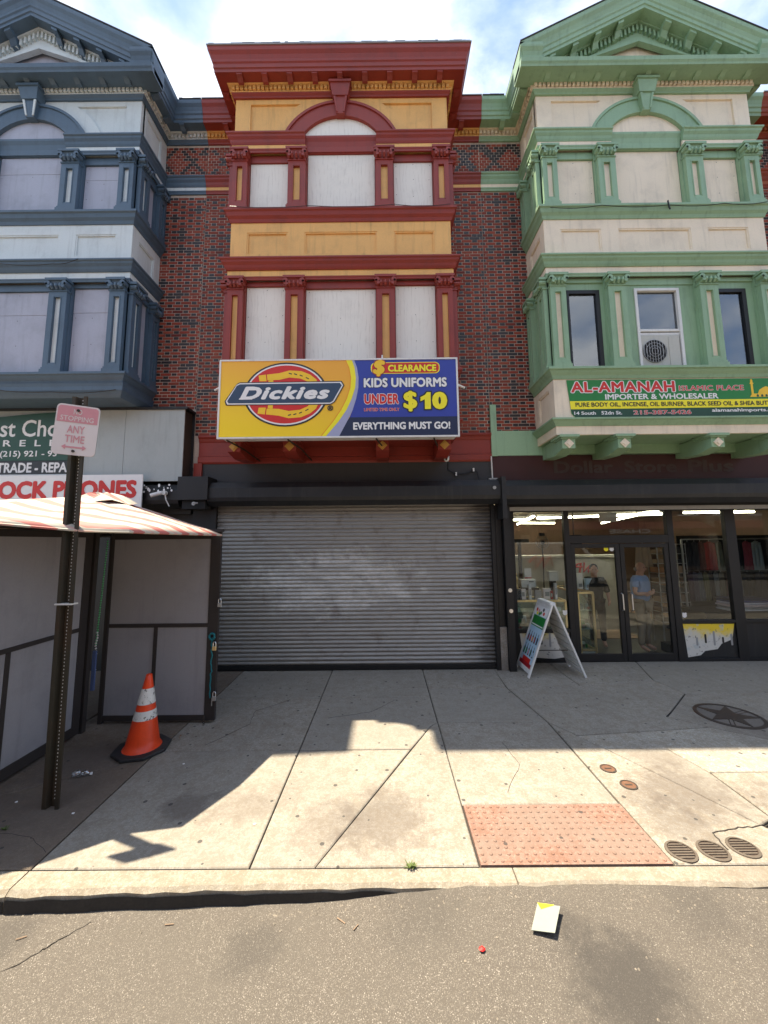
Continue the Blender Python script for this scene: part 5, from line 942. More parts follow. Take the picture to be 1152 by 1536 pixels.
# hanging fabrics
CL = {}
def clothmat(c):
    if c not in CL: CL[c] = cloth('fabric_%d' % len(CL), c)
    return CL[c]
def garment(x, w_, zt, zb, y_, col, lab, grp, n=14):
    t_ = thing('hanging_garment', lab, 'garment', (x, y_, zt), grp); mb = MB(); vs = []; ph = R.uniform(0, 6)
    for j in range(7):
        z = zt + (zb - zt) * j / 6; sp_ = .82 + .18 * j / 6
        for i in range(n + 1): u = i / n; vs.append((x + (u - .5) * w_ * sp_, y_ + .022 * math.sin(ph + u * 15 + j * .25) * (.4 + j / 6), z + (.015 * math.cos((u - .5) * 6) if j == 0 else 0)))
    mb.add(vs, [(j * (n + 1) + i, j * (n + 1) + i + 1, (j + 1) * (n + 1) + i + 1, (j + 1) * (n + 1) + i) for j in range(6) for i in range(n)])
    o = obj('cloth', mb, clothmat(col), t_, smooth=True, fix=False); sm = o.modifiers.new('thick', 'SOLIDIFY'); sm.thickness = .02
    mb = MB(); mb.tube([(x, y_, zt), (x, y_, zt + .05), (x + .02, y_, zt + .07)], .004, 4); obj('hanger', mb, 'galv', t_)
cols = [((.015, .015, .02), 'black'), ((.03, .03, .035), 'charcoal'), ((.05, .05, .03), 'dark olive'), ((.28, .01, .012), 'bright red'), ((.10, .11, .08), 'grey green')]
for i, (x, w_, (c_, nm)) in enumerate(((6.22, .16, cols[0]), (6.36, .13, cols[1]), (6.48, .12, ((.07, .02, .02), 'dark maroon')), (6.66, .24, cols[3]), (6.86, .13, cols[4]), (7.02, .14, ((.02, .02, .02), 'jet black')), (7.20, .2, ((.012, .014, .03), 'navy')), (7.42, .19, ((.30, .05, .08), 'rose red')), (7.62, .2, ((.35, .45, .5), 'pale blue')))): garment(x, w_, 2.02, 1.45, 8.02, c_, nm + ' cloth in the upper row of hanging fabrics', 'upper row of hanging fabrics')
for i, (x, w_, c_, nm) in enumerate(((6.20, .11, (.04, .02, .04), 'dark plum'), (6.30, .1, (.07, .06, .09), 'dusty violet'), (6.41, .11, (.09, .10, .11), 'slate'), (6.52, .1, (.10, .10, .05), 'olive'), (6.62, .1, (.02, .02, .02), 'black'), (6.73, .11, (.16, .17, .17), 'grey'), (6.84, .12, (.12, .11, .08), 'taupe'), (7.02, .14, (.10, .03, .04), 'burgundy'), (7.17, .14, (.2, .2, .19), 'pale grey'), (7.38, .26, (.03, .035, .04), 'dark patterned'), (7.64, .26, (.02, .03, .05), 'ink blue'))): garment(x, w_, 1.40, .84, 8.02, c_, nm + ' cloth in the lower row of hanging fabrics', 'lower row of hanging fabrics')
small('clothes_rail', 'metal rail carrying the upper row of hanging fabrics', 'rail', [('rail', MB().tube([(6.1, 8.02, 2.08), (7.9, 8.02, 2.08)], .012, 8), 'galv'), ('post', bxm(6.09, 6.12, 8.01, 8.04, 0, 2.08), 'galv'), ('post', bxm(7.9, 7.93, 8.01, 8.04, 0, 2.08), 'galv')], (7, 8.02, 0)); small('clothes_rail', 'metal rail carrying the lower row of hanging fabrics', 'rail', [('rail', MB().tube([(6.1, 8.05, 1.45), (7.9, 8.05, 1.45)], .012, 8), 'galv')], (7, 8.05, 1.4))
small('low_table', 'dark low table below the hanging fabrics holding folded cloth', 'table', [('top', bxm(5.9, 7.95, 7.35, 8.0, .70, .74), 'black'), ('panel', bxm(5.95, 7.9, 7.4, 7.95, 0, .70), 'black')], (6.9, 7.7, 0))
for k, (mm, c_) in enumerate((('white', (.6, .58, .6)), ('grey', (.3, .3, .32)), ('pinkish white', (.62, .5, .54)), ('white and violet', (.55, .5, .6)), ('royal blue', (.02, .04, .16)), ('navy', (.015, .02, .06)))):
    t_ = thing('folded_cloth', mm + ' folded cloth in the stack behind the far right pane', 'folded cloth', (6.95, 7.5, .74 + k * .038), 'stack of folded cloth'); mb = MB(); z = .741 + k * .04; w_ = R.uniform(-.03, .03); mb.box(6.46 + w_, 7.2 + w_, 7.38, 7.75, z, z + .034); obj('cloth', mb, clothmat(c_), t_, bevel=.014)
small('wall_sign', 'blank white panel hanging near the shop ceiling over the doors', 'panel', [('panel', bxm(4.22, 4.56, 7.6, 7.62, 2.44, 2.62), 'whitep'), ('hanger', MB().tube([(4.4, 7.61, 2.62), (4.4, 7.61, 2.91)], .006, 4), 'galv')], (4.4, 7.6, 2.4))
small('added_dark_backing', 'added black board standing in for the dark shop depth behind the hanging fabrics', 'board', [('board', bxm(6.12, 10.2, 8.16, 8.18, 0, 2.16), 'blackcloth')], (8, 8.17, 0))  # added board, blacks out the shop depth behind the fabrics
small('door_mat', 'tan mat on the dark shop floor behind the right door', 'mat', [('mat', bxm(4.3, 5.5, 8.5, 9.3, -.003, .008), 'mat_in')], (4.9, 8.9, 0))
small('monitor', 'black screen hanging behind the top of the left door', 'monitor', [('screen', bxm(3.95, 4.25, 8.4, 8.44, 1.95, 2.2), 'dark'), ('arm', MB().tube([(4.1, 8.44, 2.2), (4.1, 8.44, 2.9)], .015, 6), 'black')], (4.1, 8.4, 2))
garment(5.35, .34, 1.98, 1.52, 8.1, (.35, .26, .18), 'tan garment hanging behind the man in the shop', 'upper row of hanging fabrics')
small('shoe_pile', 'small heap of pale and dark shoes on the floor by the cubby rack', 'shoes', [('shoe', MB().lathe((5.3 + .12 * i, 7.45 + .05 * (i % 2), .42 - .12 * (i % 3)), [(.03, 0), (.055, .02), (.05, .06), (.02, .08)], 10), 'whitep' if i % 2 else 'black') for i in range(5)] + [('box', bxm(5.22, 5.8, 7.38, 7.62, 0, .16), 'black')], (5.5, 7.5, 0))

# ------------------------------------------------------------------ people
def skinned(pts, edges, radii, sub=2):
    me = bpy.data.meshes.new('body'); me.from_pydata(pts, edges, []); o = bpy.data.objects.new('body_source', me); C.objects.link(o)
    sk = o.modifiers.new('s', 'SKIN'); ss = o.modifiers.new('u', 'SUBSURF'); ss.levels = sub; ss.render_levels = sub
    for i, r in enumerate(radii): me.skin_vertices[0].data[i].radius = (r, r) if not isinstance(r, tuple) else r
    me.skin_vertices[0].data[0].use_root = True
    bpy.context.view_layer.update(); dg = bpy.context.evaluated_depsgraph_get(); m2 = bpy.data.meshes.new_from_object(o.evaluated_get(dg)); bpy.data.objects.remove(o); m2.materials.clear(); m2.shade_smooth(); return m2
def person(x, y, h, yaw, lab, shirt, trousers, arms, bald=True, hide=None):
    k = h / 1.75; root = thing('person', lab, 'person', (x, y, 0))
    ca, sa = math.cos(yaw), math.sin(yaw); T = lambda p: (ca * p[0] * k - sa * p[1] * k, sa * p[0] * k + ca * p[1] * k, p[2] * k)
    # figure faces -y when yaw=0
    J = dict(pel=(0, 0, .93), sp=(0, .01, 1.08), ch=(0, .01, 1.28), nk=(0, .01, 1.45), hd=(0, -.01, 1.54), ht=(0, -.015, 1.66), hl=(-.09, 0, .90), kl=(-.10, -.01, .50), al=(-.11, .02, .09), fl=(-.12, -.14, .03), hr=(.09, 0, .90), kr=(.10, -.01, .50), ar=(.11, .02, .09), fr=(.12, -.14, .03), sl=(-.17, .01, 1.40), sr=(.17, .01, 1.40))
    if arms == 'crossed': J.update(el=(-.25, -.02, 1.12), wl=(.02, -.20, 1.13), xl=(.10, -.18, 1.16), er=(.25, -.02, 1.12), wr=(-.02, -.23, 1.15), xr=(-.10, -.19, 1.12))
    else: J.update(el=(-.25, .03, 1.12), wl=(-.20, -.16, 1.00), xl=(-.16, -.23, 1.0), er=(.25, .03, 1.12), wr=(.24, -.12, .95), xr=(.22, -.19, .93))
    names = list(J); ix = {n_: i for i, n_ in enumerate(names)}
    E_ = [('pel', 'sp'), ('sp', 'ch'), ('ch', 'nk'), ('nk', 'hd'), ('hd', 'ht'), ('pel', 'hl'), ('hl', 'kl'), ('kl', 'al'), ('al', 'fl'), ('pel', 'hr'), ('hr', 'kr'), ('kr', 'ar'), ('ar', 'fr'), ('ch', 'sl'), ('sl', 'el'), ('el', 'wl'), ('wl', 'xl'), ('ch', 'sr'), ('sr', 'er'), ('er', 'wr'), ('wr', 'xr')]
    rr = dict(pel=.13, sp=.135, ch=.14, nk=.055, hd=.075, ht=.07, hl=.09, kl=.06, al=.042, fl=.035, hr=.09, kr=.06, ar=.042, fr=.035, sl=.06, sr=.06, el=.043, wl=.028, xl=.034, er=.043, wr=.028, xr=.034)
    body = skinned([T(J[n_]) for n_ in names], [(ix[a], ix[b]) for a, b in E_], [rr[n_] * k for n_ in names]); obj('body', body, 'skin', root, loc=(0, 0, 0))
    def sub(nm, ns, es, rad_, mm): i2 = {n_: i for i, n_ in enumerate(ns)}; obj(nm, skinned([T(J[n_] if n_ in J else n_) for n_ in ns], [(i2[a], i2[b]) for a, b in es], [rad_[n_] * k for n_ in ns]), mm, root, loc=(0, 0, 0))
    J['ml'] = tuple((a + b * 1.6) / 2.6 for a, b in zip(J['sl'], J['el'])); J['mr'] = tuple((a + b * 1.6) / 2.6 for a, b in zip(J['sr'], J['er'])); J['hem'] = (0, 0, .86)
    if shirt == 'blackcloth': J['ml'], J['mr'] = J['el'], J['er']
    sub('shirt', ['pel', 'sp', 'ch', 'nk', 'sl', 'sr', 'ml', 'mr'], [('pel', 'sp'), ('sp', 'ch'), ('ch', 'nk'), ('ch', 'sl'), ('ch', 'sr'), ('sl', 'ml'), ('sr', 'mr')], dict(pel=.165, sp=.165, ch=.165, nk=.07, sl=.085, sr=.085, ml=.07, mr=.07), shirt)
    sub('trousers', ['pel', 'hl', 'kl', 'al', 'hr', 'kr', 'ar'], [('pel', 'hl'), ('hl', 'kl'), ('kl', 'al'), ('pel', 'hr'), ('hr', 'kr'), ('kr', 'ar')], dict(pel=.14, hl=.105, kl=.08, al=.06, hr=.105, kr=.08, ar=.06), trousers)
    # head detail: nose, ears, brow, mouth, hair fringe
    def bl(nm, c, r, mm, s_=(1, 1, 1)):
        mb = MB(); ns_ = 12; vs = []; 
        for i in range(7):
            ph = math.pi * i / 6 - math.pi / 2
            for j in range(ns_): th = 2 * math.pi * j / ns_; vs.append(T((c[0] + r * s_[0] * math.cos(ph) * math.cos(th), c[1] + r * s_[1] * math.cos(ph) * math.sin(th), c[2] + r * s_[2] * math.sin(ph))))
        mb.add(vs, [(i * ns_ + j, i * ns_ + (j + 1) % ns_, (i + 1) * ns_ + (j + 1) % ns_, (i + 1) * ns_ + j) for i in range(6) for j in range(ns_)]); me = mb.mesh(nm); obj(nm, me, mm, root, smooth=True, loc=(0, 0, 0))
    bl('head', (0, -.02, 1.625), .092, 'skin', (.85, 1.02, 1.28)); bl('nose', (0, -.118, 1.61), .018, 'skin', (.8, 1.2, 1.5))
    for s in (-1, 1): bl('ear', (s * .08, -.01, 1.61), .022, 'skin', (.5, 1, 1.5)); bl('eye', (s * .032, -.103, 1.635), .010, 'dark', (1.3, .6, .7))
    bl('mouth', (0, -.105, 1.563), .018, 'p_dred', (1.3, .4, .35))
    if bald: bl('hair', (0, .03, 1.60), .088, 'hair', (.93, .85, .62))
    else: bl('hair', (0, .012, 1.665), .095, 'blackcloth', (.95, 1.05, 1.05))
    # fingers
    for s, a, b in (('l', 'wl', 'xl'), ('r', 'wr', 'xr')):
        A = Vector(J[a]); B_ = Vector(J[b]); d = (B_ - A).normalized(); up_ = Vector((0, 0, 1)); sd_ = d.cross(up_).normalized(); mb = MB()
        for i, ln in enumerate((.062, .072, .068, .052)): q0 = B_ + up_ * (.024 - .016 * i) - d * .01; mb.tube([T(q0), T(q0 + d * ln * .55), T(q0 + d * ln + sd_ * .012)], [.0095 * k, .009 * k, .006 * k], 6)
        q0 = A + d * .03 + up_ * .03; mb.tube([T(q0), T(q0 + d * .03 + up_ * .02), T(q0 + d * .06 + up_ * .025)], [.011 * k, .010 * k, .007 * k], 6); me = mb.mesh('fingers'); obj('fingers', me, 'skin', root, smooth=True, loc=(0, 0, 0))
    return root
person(4.93, 7.62, 1.66, rad(28), 'bald man in light blue shirt with arms crossed standing behind the right door', 'shirt', 'khaki', 'crossed')
person(4.22, 7.95, 1.60, rad(-20), 'person dressed in black standing inside behind the left door', 'blackcloth', 'blackcloth', 'down', bald=False)

# ------------------------------------------------------------------ vendor booth with striped canopy
bo = thing('vendor_booth', 'closed grey panelled street vendor booth with dark frame under a striped canopy', 'booth', (-3.4, 4.8, 0))
def door_panel(F, u0, u1, z0, z1, zm, um, par, lw=.075, rw=.075, tw=.07, bw=.08):
    fr = MB(); fr.fbox(F, u0, u0 + lw, z0, z1, -.03, .012); fr.fbox(F, u1 - rw, u1, z0, z1, -.03, .012); fr.fbox(F, u0 + lw, u1 - rw, z1 - tw, z1, -.03, .012); fr.fbox(F, u0 + lw, u1 - rw, z0, z0 + bw, -.03, .012)
    fr.fbox(F, u0 + lw, u1 - rw, zm - .022, zm + .022, -.03, .010); fr.fbox(F, um - .022, um + .022, z0 + bw, zm - .022, -.03, .010)
    f = obj('panel_frame', fr, 'boothfr', par, bevel=.002)
    for a, b, c, d in ((u0 + lw, u1 - rw, zm + .022, z1 - tw), (u0 + lw, um - .022, z0 + bw, zm - .022), (um + .022, u1 - rw, z0 + bw, zm - .022)): mb = MB(); mb.fbox(F, a, b, c, d, -.02, 0); obj('board', mb, 'boothpan', f)
door_panel((-3.40, 4.80, 1, 0, 0, -1), 0, 1.37, .03, 2.235, 1.115, .62, bo, .05, .125, .085, .06)
door_panel((-3.43, 2.2, 0, 1, 1, 0), 0, 2.33, .02, 2.245, 1.15, 1.42, bo, .08, .10, .07, .10)
mb = MB(); mb.box(-3.38, -2.06, 4.835, 4.85, .03, 2.2); mb.box(-2.62, -2.58, 4.905, 5.9, .03, 2.2); mb.box(-3.6, -2.62, 5.9, 5.93, .03, 2.2); obj('side_wall', mb, 'boothfr', bo)
mb = MB(); mb.box(-5.4, -3.47, 2.2, 4.5, .02, 2.2); obj('side_body', mb, 'boothfr', bo); mb = MB(); mb.box(-5.4, -2.5, 4.92, 5.9, 2.2, 2.22); obj('top_board', mb, 'boothfr', bo)
mb = MB(); mb.box(-3.50, -3.41, 4.56, 4.62, 0, 2.25); mb.box(-3.40, -3.355, 4.78, 4.83, 0, 2.25); obj('corner_post', mb, 'boothfr', bo)
mb = MB(); mb.box(-5.3, -3.36, 2.2, 2.28, 2.22, 2.27); mb.box(-3.45, -3.38, 2.2, 4.8, 2.25, 2.30); mb.box(-3.45, -2.0, 4.74, 4.80, 2.235, 2.27); obj('roof_beam', mb, 'boothfr', bo)
mb = MB(); mb.tube([(-2.06, 4.77, .28), (-2.06, 4.77, .2)], .006, 5); obj('hasp', mb, 'galv', bo)
# canopy
cpy = thing('canopy', 'pink and cream striped fabric canopy over the grey booth', 'canopy', (-3.1, 4.2, 2.2))
rim = [(-2.62, 3.36, 2.225), (-2.27, 3.42, 2.215), (-2.02, 3.9, 2.205), (-1.87, 4.41, 2.20), (-2.28, 5.0, 2.23), (-2.75, 5.5, 2.27), (-3.1, 5.75, 2.32), (-4.2, 5.8, 2.24), (-5.2, 5.6, 2.16), (-5.3, 4.2, 2.26), (-5.2, 2.9, 2.34), (-4.4, 2.75, 2.36), (-3.75, 2.85, 2.335), (-3.1, 3.08, 2.28)]
pk = Vector((-3.12, 4.25, 2.63)); mb = MB(); nr = len(rim); vs = []
nl = 9
for l in range(nl):
    t_ = l / nl
    for i, p in enumerate(rim):
        p = Vector(p); q = p.lerp(pk, t_); q.z = p.z + (pk.z - p.z) * (t_ ** .82) - .05 * math.sin(math.pi * t_) * (i % 2) + R.uniform(-.004, .004); vs.append(q)
vs.append(pk); mb.add(vs, [(l * nr + i, l * nr + (i + 1) % nr, (l + 1) * nr + (i + 1) % nr, (l + 1) * nr + i) for l in range(nl - 1) for i in range(nr)] + [((nl - 1) * nr + i, (nl - 1) * nr + (i + 1) % nr, nl * nr) for i in range(nr)])
o = obj('fabric', mb, 'canopy', cpy, smooth=True); sm = o.modifiers.new('t', 'SOLIDIFY'); sm.thickness = .006
# hem and gathered crown
mb = MB(); mb.tube([Vector(p) - Vector((0, 0, .012)) for p in rim + rim[:1]], .012, 5, False); obj('hem', mb, 'canopy', cpy)
mb = MB(); vs = []
for l in range(4):
    for i in range(16):
        a = 2 * math.pi * i / 16; r_ = (.22, .17, .12, .05)[l] * (1 + .25 * (i % 2)); vs.append((-3.12 + r_ * 1.25 * math.cos(a), 4.25 + r_ * math.sin(a), (2.55, 2.595, 2.635, 2.65)[l] + .02 * (i % 3) - .02))
mb.add(vs, [(l * 16 + i, l * 16 + (i + 1) % 16, (l + 1) * 16 + (i + 1) % 16, (l + 1) * 16 + i) for l in range(3) for i in range(16)] + [tuple(48 + i for i in range(16))]); obj('gathered_top', mb, 'canopy', cpy)
for p in (rim[3], rim[1], rim[12]): mb = MB(); mb.tube([Vector(p) - Vector((0, 0, .02)), pk - Vector((0, 0, .06))], .010, 5); obj('rib', mb, 'steel', cpy)
# contents of the gap
gb_ = thing('bead_strands', 'hanging strands of green and white beads in the gap between booth panels', 'beads', (-3.42, 4.70, 2.2))
mb = MB()
for k in range(44): z = 2.12 - k * .028; mb.lathe((-3.37 - k * .0012, 4.70, z), [(.002, 0), (.011, .009), (.011, .015), (.002, .024)], 6)
obj('green_strand', mb, 'bgreen', gb_, kind='stuff'); mb = MB()
for k in range(20): z = 1.05 - k * .03; mb.lathe((-3.41 + .008 * math.sin(k), 4.69, z), [(.002, 0), (.013, .01), (.002, .024)], 6)
obj('pale_strand', mb, 'whitep', gb_, kind='stuff')
bc = thing('hanging_cloth', 'small blue denim cloth hanging in the gap between booth panels', 'cloth', (-3.40, 4.66, .85)); mb = MB(); mb.box(-3.425, -3.385, 4.66, 4.68, .42, .86); obj('cloth', mb, clothmat((.08, .12, .26)), bc)
rp_ = thing('rope', 'knotted teal rope tied to the right edge of the booth', 'rope', (-2.08, 4.76, 1.0)); mb = MB()
pts = [(-2.08 + R.uniform(-.012, .012), 4.765, .98 - i * .03) for i in range(24)]; mb.tube(pts, .008, 5); 
for k in range(7): a = R.uniform(0, 6); mb.tube([(-2.08 + .035 * math.cos(a + t * 1.3), 4.755 + .01 * math.sin(t * 2), .99 + .04 * math.sin(a + t * 1.3)) for t in range(6)], .009, 5)
obj('cord', mb, 'teal', rp_)
def padlock(x, y, z, mm, lab):
    t_ = thing('padlock', lab, 'padlock', (x, y, z)); mb = MB(); mb.box(x - .024, x + .024, y - .012, y + .012, z, z + .05); obj('case', mb, mm, t_, bevel=.006); mb = MB(); mb.tube([(x - .016, y, z + .05), (x - .016, y, z + .085), (x - .008, y, z + .10), (x + .008, y, z + .10), (x + .016, y, z + .085), (x + .016, y, z + .05)], .0055, 6); obj('shackle', mb, 'metal', t_)
padlock(-2.03, 4.76, .26, 'galv', 'silver padlock low on the right edge of the booth'); padlock(-2.045, 4.75, .83, 'brass', 'brass padlock tied with teal rope on the booth edge'); padlock(-2.01, 4.77, 1.33, 'galv', 'dark steel latch lock high on the right edge of the booth')
ch = thing('chain', 'short rusty chain hanging below the bottom rail of the booth', 'chain', (-2.12, 4.76, .1)); mb = MB()
for k in range(5): z = .09 - k * .02; mb.tube([(-2.13 + .011 * math.cos(a) * (1 if k % 2 else .3), 4.74 + .011 * math.cos(a) * (.3 if k % 2 else 1), z + .013 * math.sin(a)) for a in [2 * math.pi * i / 8 for i in range(9)]], .003, 4, False)
obj('link', mb, 'iron', ch, kind='stuff')

# ------------------------------------------------------------------ sign post
ps = thing('no_stopping_sign', 'faded pink no stopping sign on a rusty perforated steel post', 'street sign', (-2.70, 3.34, 0))
mb = MB(); prof = [(-.068, .0), (-.068, -.012), (-.036, -.012), (-.022, .030), (.022, .030), (.036, -.012), (.068, -.012), (.068, 0), (.042, 0), (.028, .042), (-.028, .042), (-.042, 0)]
vs = []; n = len(prof)
for (x, z) in ((-2.695, -.02), (-2.735, 3.42)): vs += [(x + a, 3.34 + b, z) for a, b in prof]
mb.add(vs, [(j, (j + 1) % n, (j + 1) % n + n, j + n) for j in range(n)] + [tuple(range(n)), tuple(range(n, 2 * n))]); pst = obj('post', mb, 'steel', ps)
mb = MB()
for k in range(118): z = .06 + k * .0285; x = -2.695 - .04 * z / 3.42; mb.disc((x, 3.3685, z), .0055, n=6, h=.0015)
obj('hole', mb, 'whitep', pst, kind='stuff')
mb = MB(); mb.box(-2.79, -2.645, 3.315, 3.385, 1.592, 1.604); obj('strap', mb, 'whitep', ps)
# sign plate slightly rotated about z and tilted
th = rad(21); tl = rad(-3); sc_ = Vector((-2.705, 3.285, 3.095)); ux = Vector((math.cos(th) * math.cos(tl), math.sin(th), math.sin(tl))); uz = Vector((-math.sin(tl), 0, math.cos(tl))); un = ux.cross(uz).normalized(); 
if un.y > 0: un = -un
sp_ = lambda u, v, h: tuple(sc_ + ux * (u * .82) + uz * v + un * h)
flat('plate_back', rrect(-.195, .195, -.225, .225, .04), sp_, -.002, 'galv', ps, th=.003); plt = flat('plate', rrect(-.193, .193, -.223, .223, .04), sp_, .001, 'p_cream', ps, th=.002)
flat('pink_field', rrect(-.180, .180, .075, .210, .03), sp_, .0035, 'p_pink', plt); flat('pink_field_foot', [(-.180, .065), (.180, .065), (.180, .11), (-.180, .11)], sp_, .0036, 'p_pink', plt)
lettering('NO', (-.04, .035, .138, .185), sp_, 'p_cream', plt, bold=.02, lift=.004); lettering('STOPPING', (-.150, .145, .078, .122), sp_, 'p_cream', plt, bold=.01, lift=.004)
lettering('ANY', (-.078, .075, -.03, .038), sp_, 'p_pink', plt, bold=.01, lift=.003); lettering('TIME', (-.088, .085, -.115, -.05), sp_, 'p_pink', plt, bold=.01, lift=.003)
flat('arrow', [(-.11, -.155), (-.075, -.132), (-.075, -.148), (.075, -.148), (.075, -.132), (.11, -.155), (.075, -.178), (.075, -.162), (-.075, -.162), (-.075, -.178)], sp_, .004, 'p_pink', plt)
for v in (.175, -.19): mb = MB(); c_ = Vector(sp_(0.0, v, .004)); mb.tube([c_, c_ + un * .012], .012, 8); obj('bolt', mb, 'iron', plt)

# ------------------------------------------------------------------ traffic cone
cn_ = thing('traffic_cone', 'scuffed orange traffic cone with two dirty white bands beside the booth', 'traffic cone', (-2.52, 4.22, 0))
c0 = Vector((-2.52, 4.22, 0)); lean = .03
def cz(prof): 
    mb = MB(); n = 28; vs = []
    for r_, z in prof: vs += [(c0.x + lean * z / .7 + r_ * math.cos(2 * math.pi * j / n), c0.y + r_ * math.sin(2 * math.pi * j / n), z) for j in range(n)]
    m_ = len(prof); mb.add(vs, [(i * n + j, i * n + (j + 1) % n, (i + 1) * n + (j + 1) % n, (i + 1) * n + j) for i in range(m_ - 1) for j in range(n)]); return mb
rc_ = lambda z: .162 - (z - .035) / (.74 - .035) * (.162 - .028)
obj('shell', cz([(.18, .034), (.172, .045)] + [(rc_(.05 + i * .069) * 1, .05 + i * .069) for i in range(11)] + [(.02, .742), (.018, .70)]), 'orange', cn_, smooth=True)
obj('upper_band', cz([(rc_(z) + .003, z) for z in (.46, .50, .55, .61)]), 'reflect', cn_, smooth=True); obj('lower_band', cz([(rc_(z) + .003, z) for z in (.315, .35, .40)]), 'reflect', cn_, smooth=True)
mb = MB(); pts = []
for i in range(8):
    a = rad(22.5 + 45 * i + 12); r_ = .27; pts.append((c0.x + r_ * math.cos(a), c0.y + r_ * math.sin(a), .004))
mb.prism(pts, (0, 0, .03)); obj('base', mb, 'rubber', cn_, bevel=.008)

# ------------------------------------------------------------------ sandwich board
af = thing('sandwich_board', 'white folding sandwich board with bottle posters in front of the glass shop', 'sandwich board', (2.62, 6.45, 0))
def leg(xb, xt, y0, y1, H_, nm):
    d = Vector((xt - xb, 0, H_)); Ln = d.length; d.normalize(); nrm = Vector((-H_, 0, xt - xb)).normalized()
    if (xt - xb) < 0: nrm = -nrm
    B0 = Vector((xb, 0, 0)); pf = lambda s, t, h: tuple(Vector((xb, y1 - s * (y1 - y0), 0)) + d * (t * Ln) + nrm * h)
    return pf, Ln
def framed(pf, nm, mm='whitep'):
    mb = MB(); e = .07
    def bx(s0, s1, t0, t1, h0=-.014, h1=.014): mb.add([pf(s, t, h) for s in (s0, s1) for t in (t0, t1) for h in (h0, h1)], [(0, 1, 3, 2), (4, 6, 7, 5), (0, 4, 5, 1), (2, 3, 7, 6), (0, 2, 6, 4), (1, 5, 7, 3)])
    bx(0, e, 0, 1); bx(1 - e, 1, 0, 1); bx(e, 1 - e, .045, .10); bx(e, 1 - e, .94, 1); bx(e, 1 - e, .10, .94, -.006, .006)
    return obj(nm, mb, mm, af, bevel=.003), bx
pfL, LL = leg(2.17, 2.60, 6.17, 6.74, 1.09, 'l'); lp, _ = framed(pfL, 'front_panel')
pfR, LR = leg(3.05, 2.63, 6.17, 6.74, 1.09, 'r'); rpn, _ = framed(pfR, 'rear_panel')
for k in range(8):
    t0 = .14 + k * .1; mb = MB(); 
    mb.add([pfR(s, t, h) for s in (.10, .90) for t in (t0, t0 + .012) for h in (-.007, -.02)], [(0, 1, 3, 2), (4, 6, 7, 5), (0, 4, 5, 1), (2, 3, 7, 6), (0, 2, 6, 4), (1, 5, 7, 3)])
    mb.add([pfR(s, t, h) for s in (.10, .90) for t in (t0, t0 + .012) for h in (.007, .02)], [(0, 1, 3, 2), (4, 6, 7, 5), (0, 4, 5, 1), (2, 3, 7, 6), (0, 2, 6, 4), (1, 5, 7, 3)]); obj('rib', mb, 'acwhite', rpn)
mb = MB(); mb.box(2.57, 2.66, 6.2, 6.7, 1.06, 1.12); obj('hinge_cap', mb, 'whitep', af, bevel=.01)
mb = MB(); mb.box(2.3, 2.93, 6.44, 6.455, .33, .34); obj('spreader', mb, 'steel', af)
# artwork on the left face; s runs from far edge (0) to near edge (1)
def art(s0, s1, t0, t1, mm, h=.008): return flat('poster_print', [(s0, t0), (s1, t0), (s1, t1), (s0, t1)], pfL, h, mm, lp)
art(.09, .91, .10, .93, 'p_lblue'); art(.09, .91, .80, .93, 'white', .009); art(.09, .91, .64, .79, 'p_green', .009); art(.12, .88, .655, .67, 'white', .010); art(.09, .91, .10, .155, 'p_dred', .009); art(.25, .78, .155, .215, 'p_red', .009)
for r_, t0 in ((0, .42), (1, .24)):
    for i in range(5):
        s = .14 + i * .155; c_ = (['p_dred', 'p_red', 'p_or', 'p_dred', 'p_navy'] if r_ == 0 else ['p_green', 'p_green', 'p_pink', 'p_dgreen', 'p_lblue'])[i]
        flat('bottle_print', [(s, t0), (s + .09, t0), (s + .09, t0 + .08), (s + .06, t0 + .10), (s + .055, t0 + .145), (s + .035, t0 + .145), (s + .03, t0 + .10), (s, t0 + .08)], pfL, .009, 'p_black', lp); flat('bottle_label_print', [(s + .012, t0 + .015), (s + .078, t0 + .015), (s + .078, t0 + .075), (s + .012, t0 + .075)], pfL, .010, c_, lp)
for (s, t, mm) in ((.2, .87, 'p_red'), (.35, .86, 'p_pink'), (.5, .84, 'p_green'), (.62, .89, 'p_black'), (.42, .82, 'p_green'), (.7, .84, 'p_red'), (.28, .82, 'p_yel2')): flat('flower_print', [(s + .06 * math.cos(a), t + .022 * math.sin(a) * (1 + .3 * (i % 2))) for i, a in enumerate([2 * math.pi * i / 9 for i in range(9)])], pfL, .010, mm, lp)

# ------------------------------------------------------------------ litter
li = thing('paper_litter', 'crumpled pale card with yellow corner lying on the road', 'litter', (.83, 2.4, -.11)); zr = lambda x, y: -.13 - .02 + .0 if y < .8 else -.15 + min(1, (y - .8) / 1.6) * (.15 - curbdrop(x))
zz = zr(.83, 2.4) + .008; mb = MB(); A_ = (.86, 2.49, zz + .012); B_ = (.975, 2.45, zz + .03); C_ = (.885, 2.315, zz + .016); D_ = (.77, 2.345, zz + .004)
mb.prism([A_, B_, C_, D_], (0, 0, .003)); obj('card', mb, 'p_grey2', li); mb = MB(); mb.prism([tuple(Vector(A_) + Vector((0, 0, .0045))), tuple(Vector(A_).lerp(Vector(B_), .75) + Vector((0, 0, .0045))), tuple(Vector(A_).lerp(Vector(C_), .22) + Vector((0, 0, .0045)))], (0, 0, .0006)); obj('yellow_corner', mb, 'p_yel2', li)
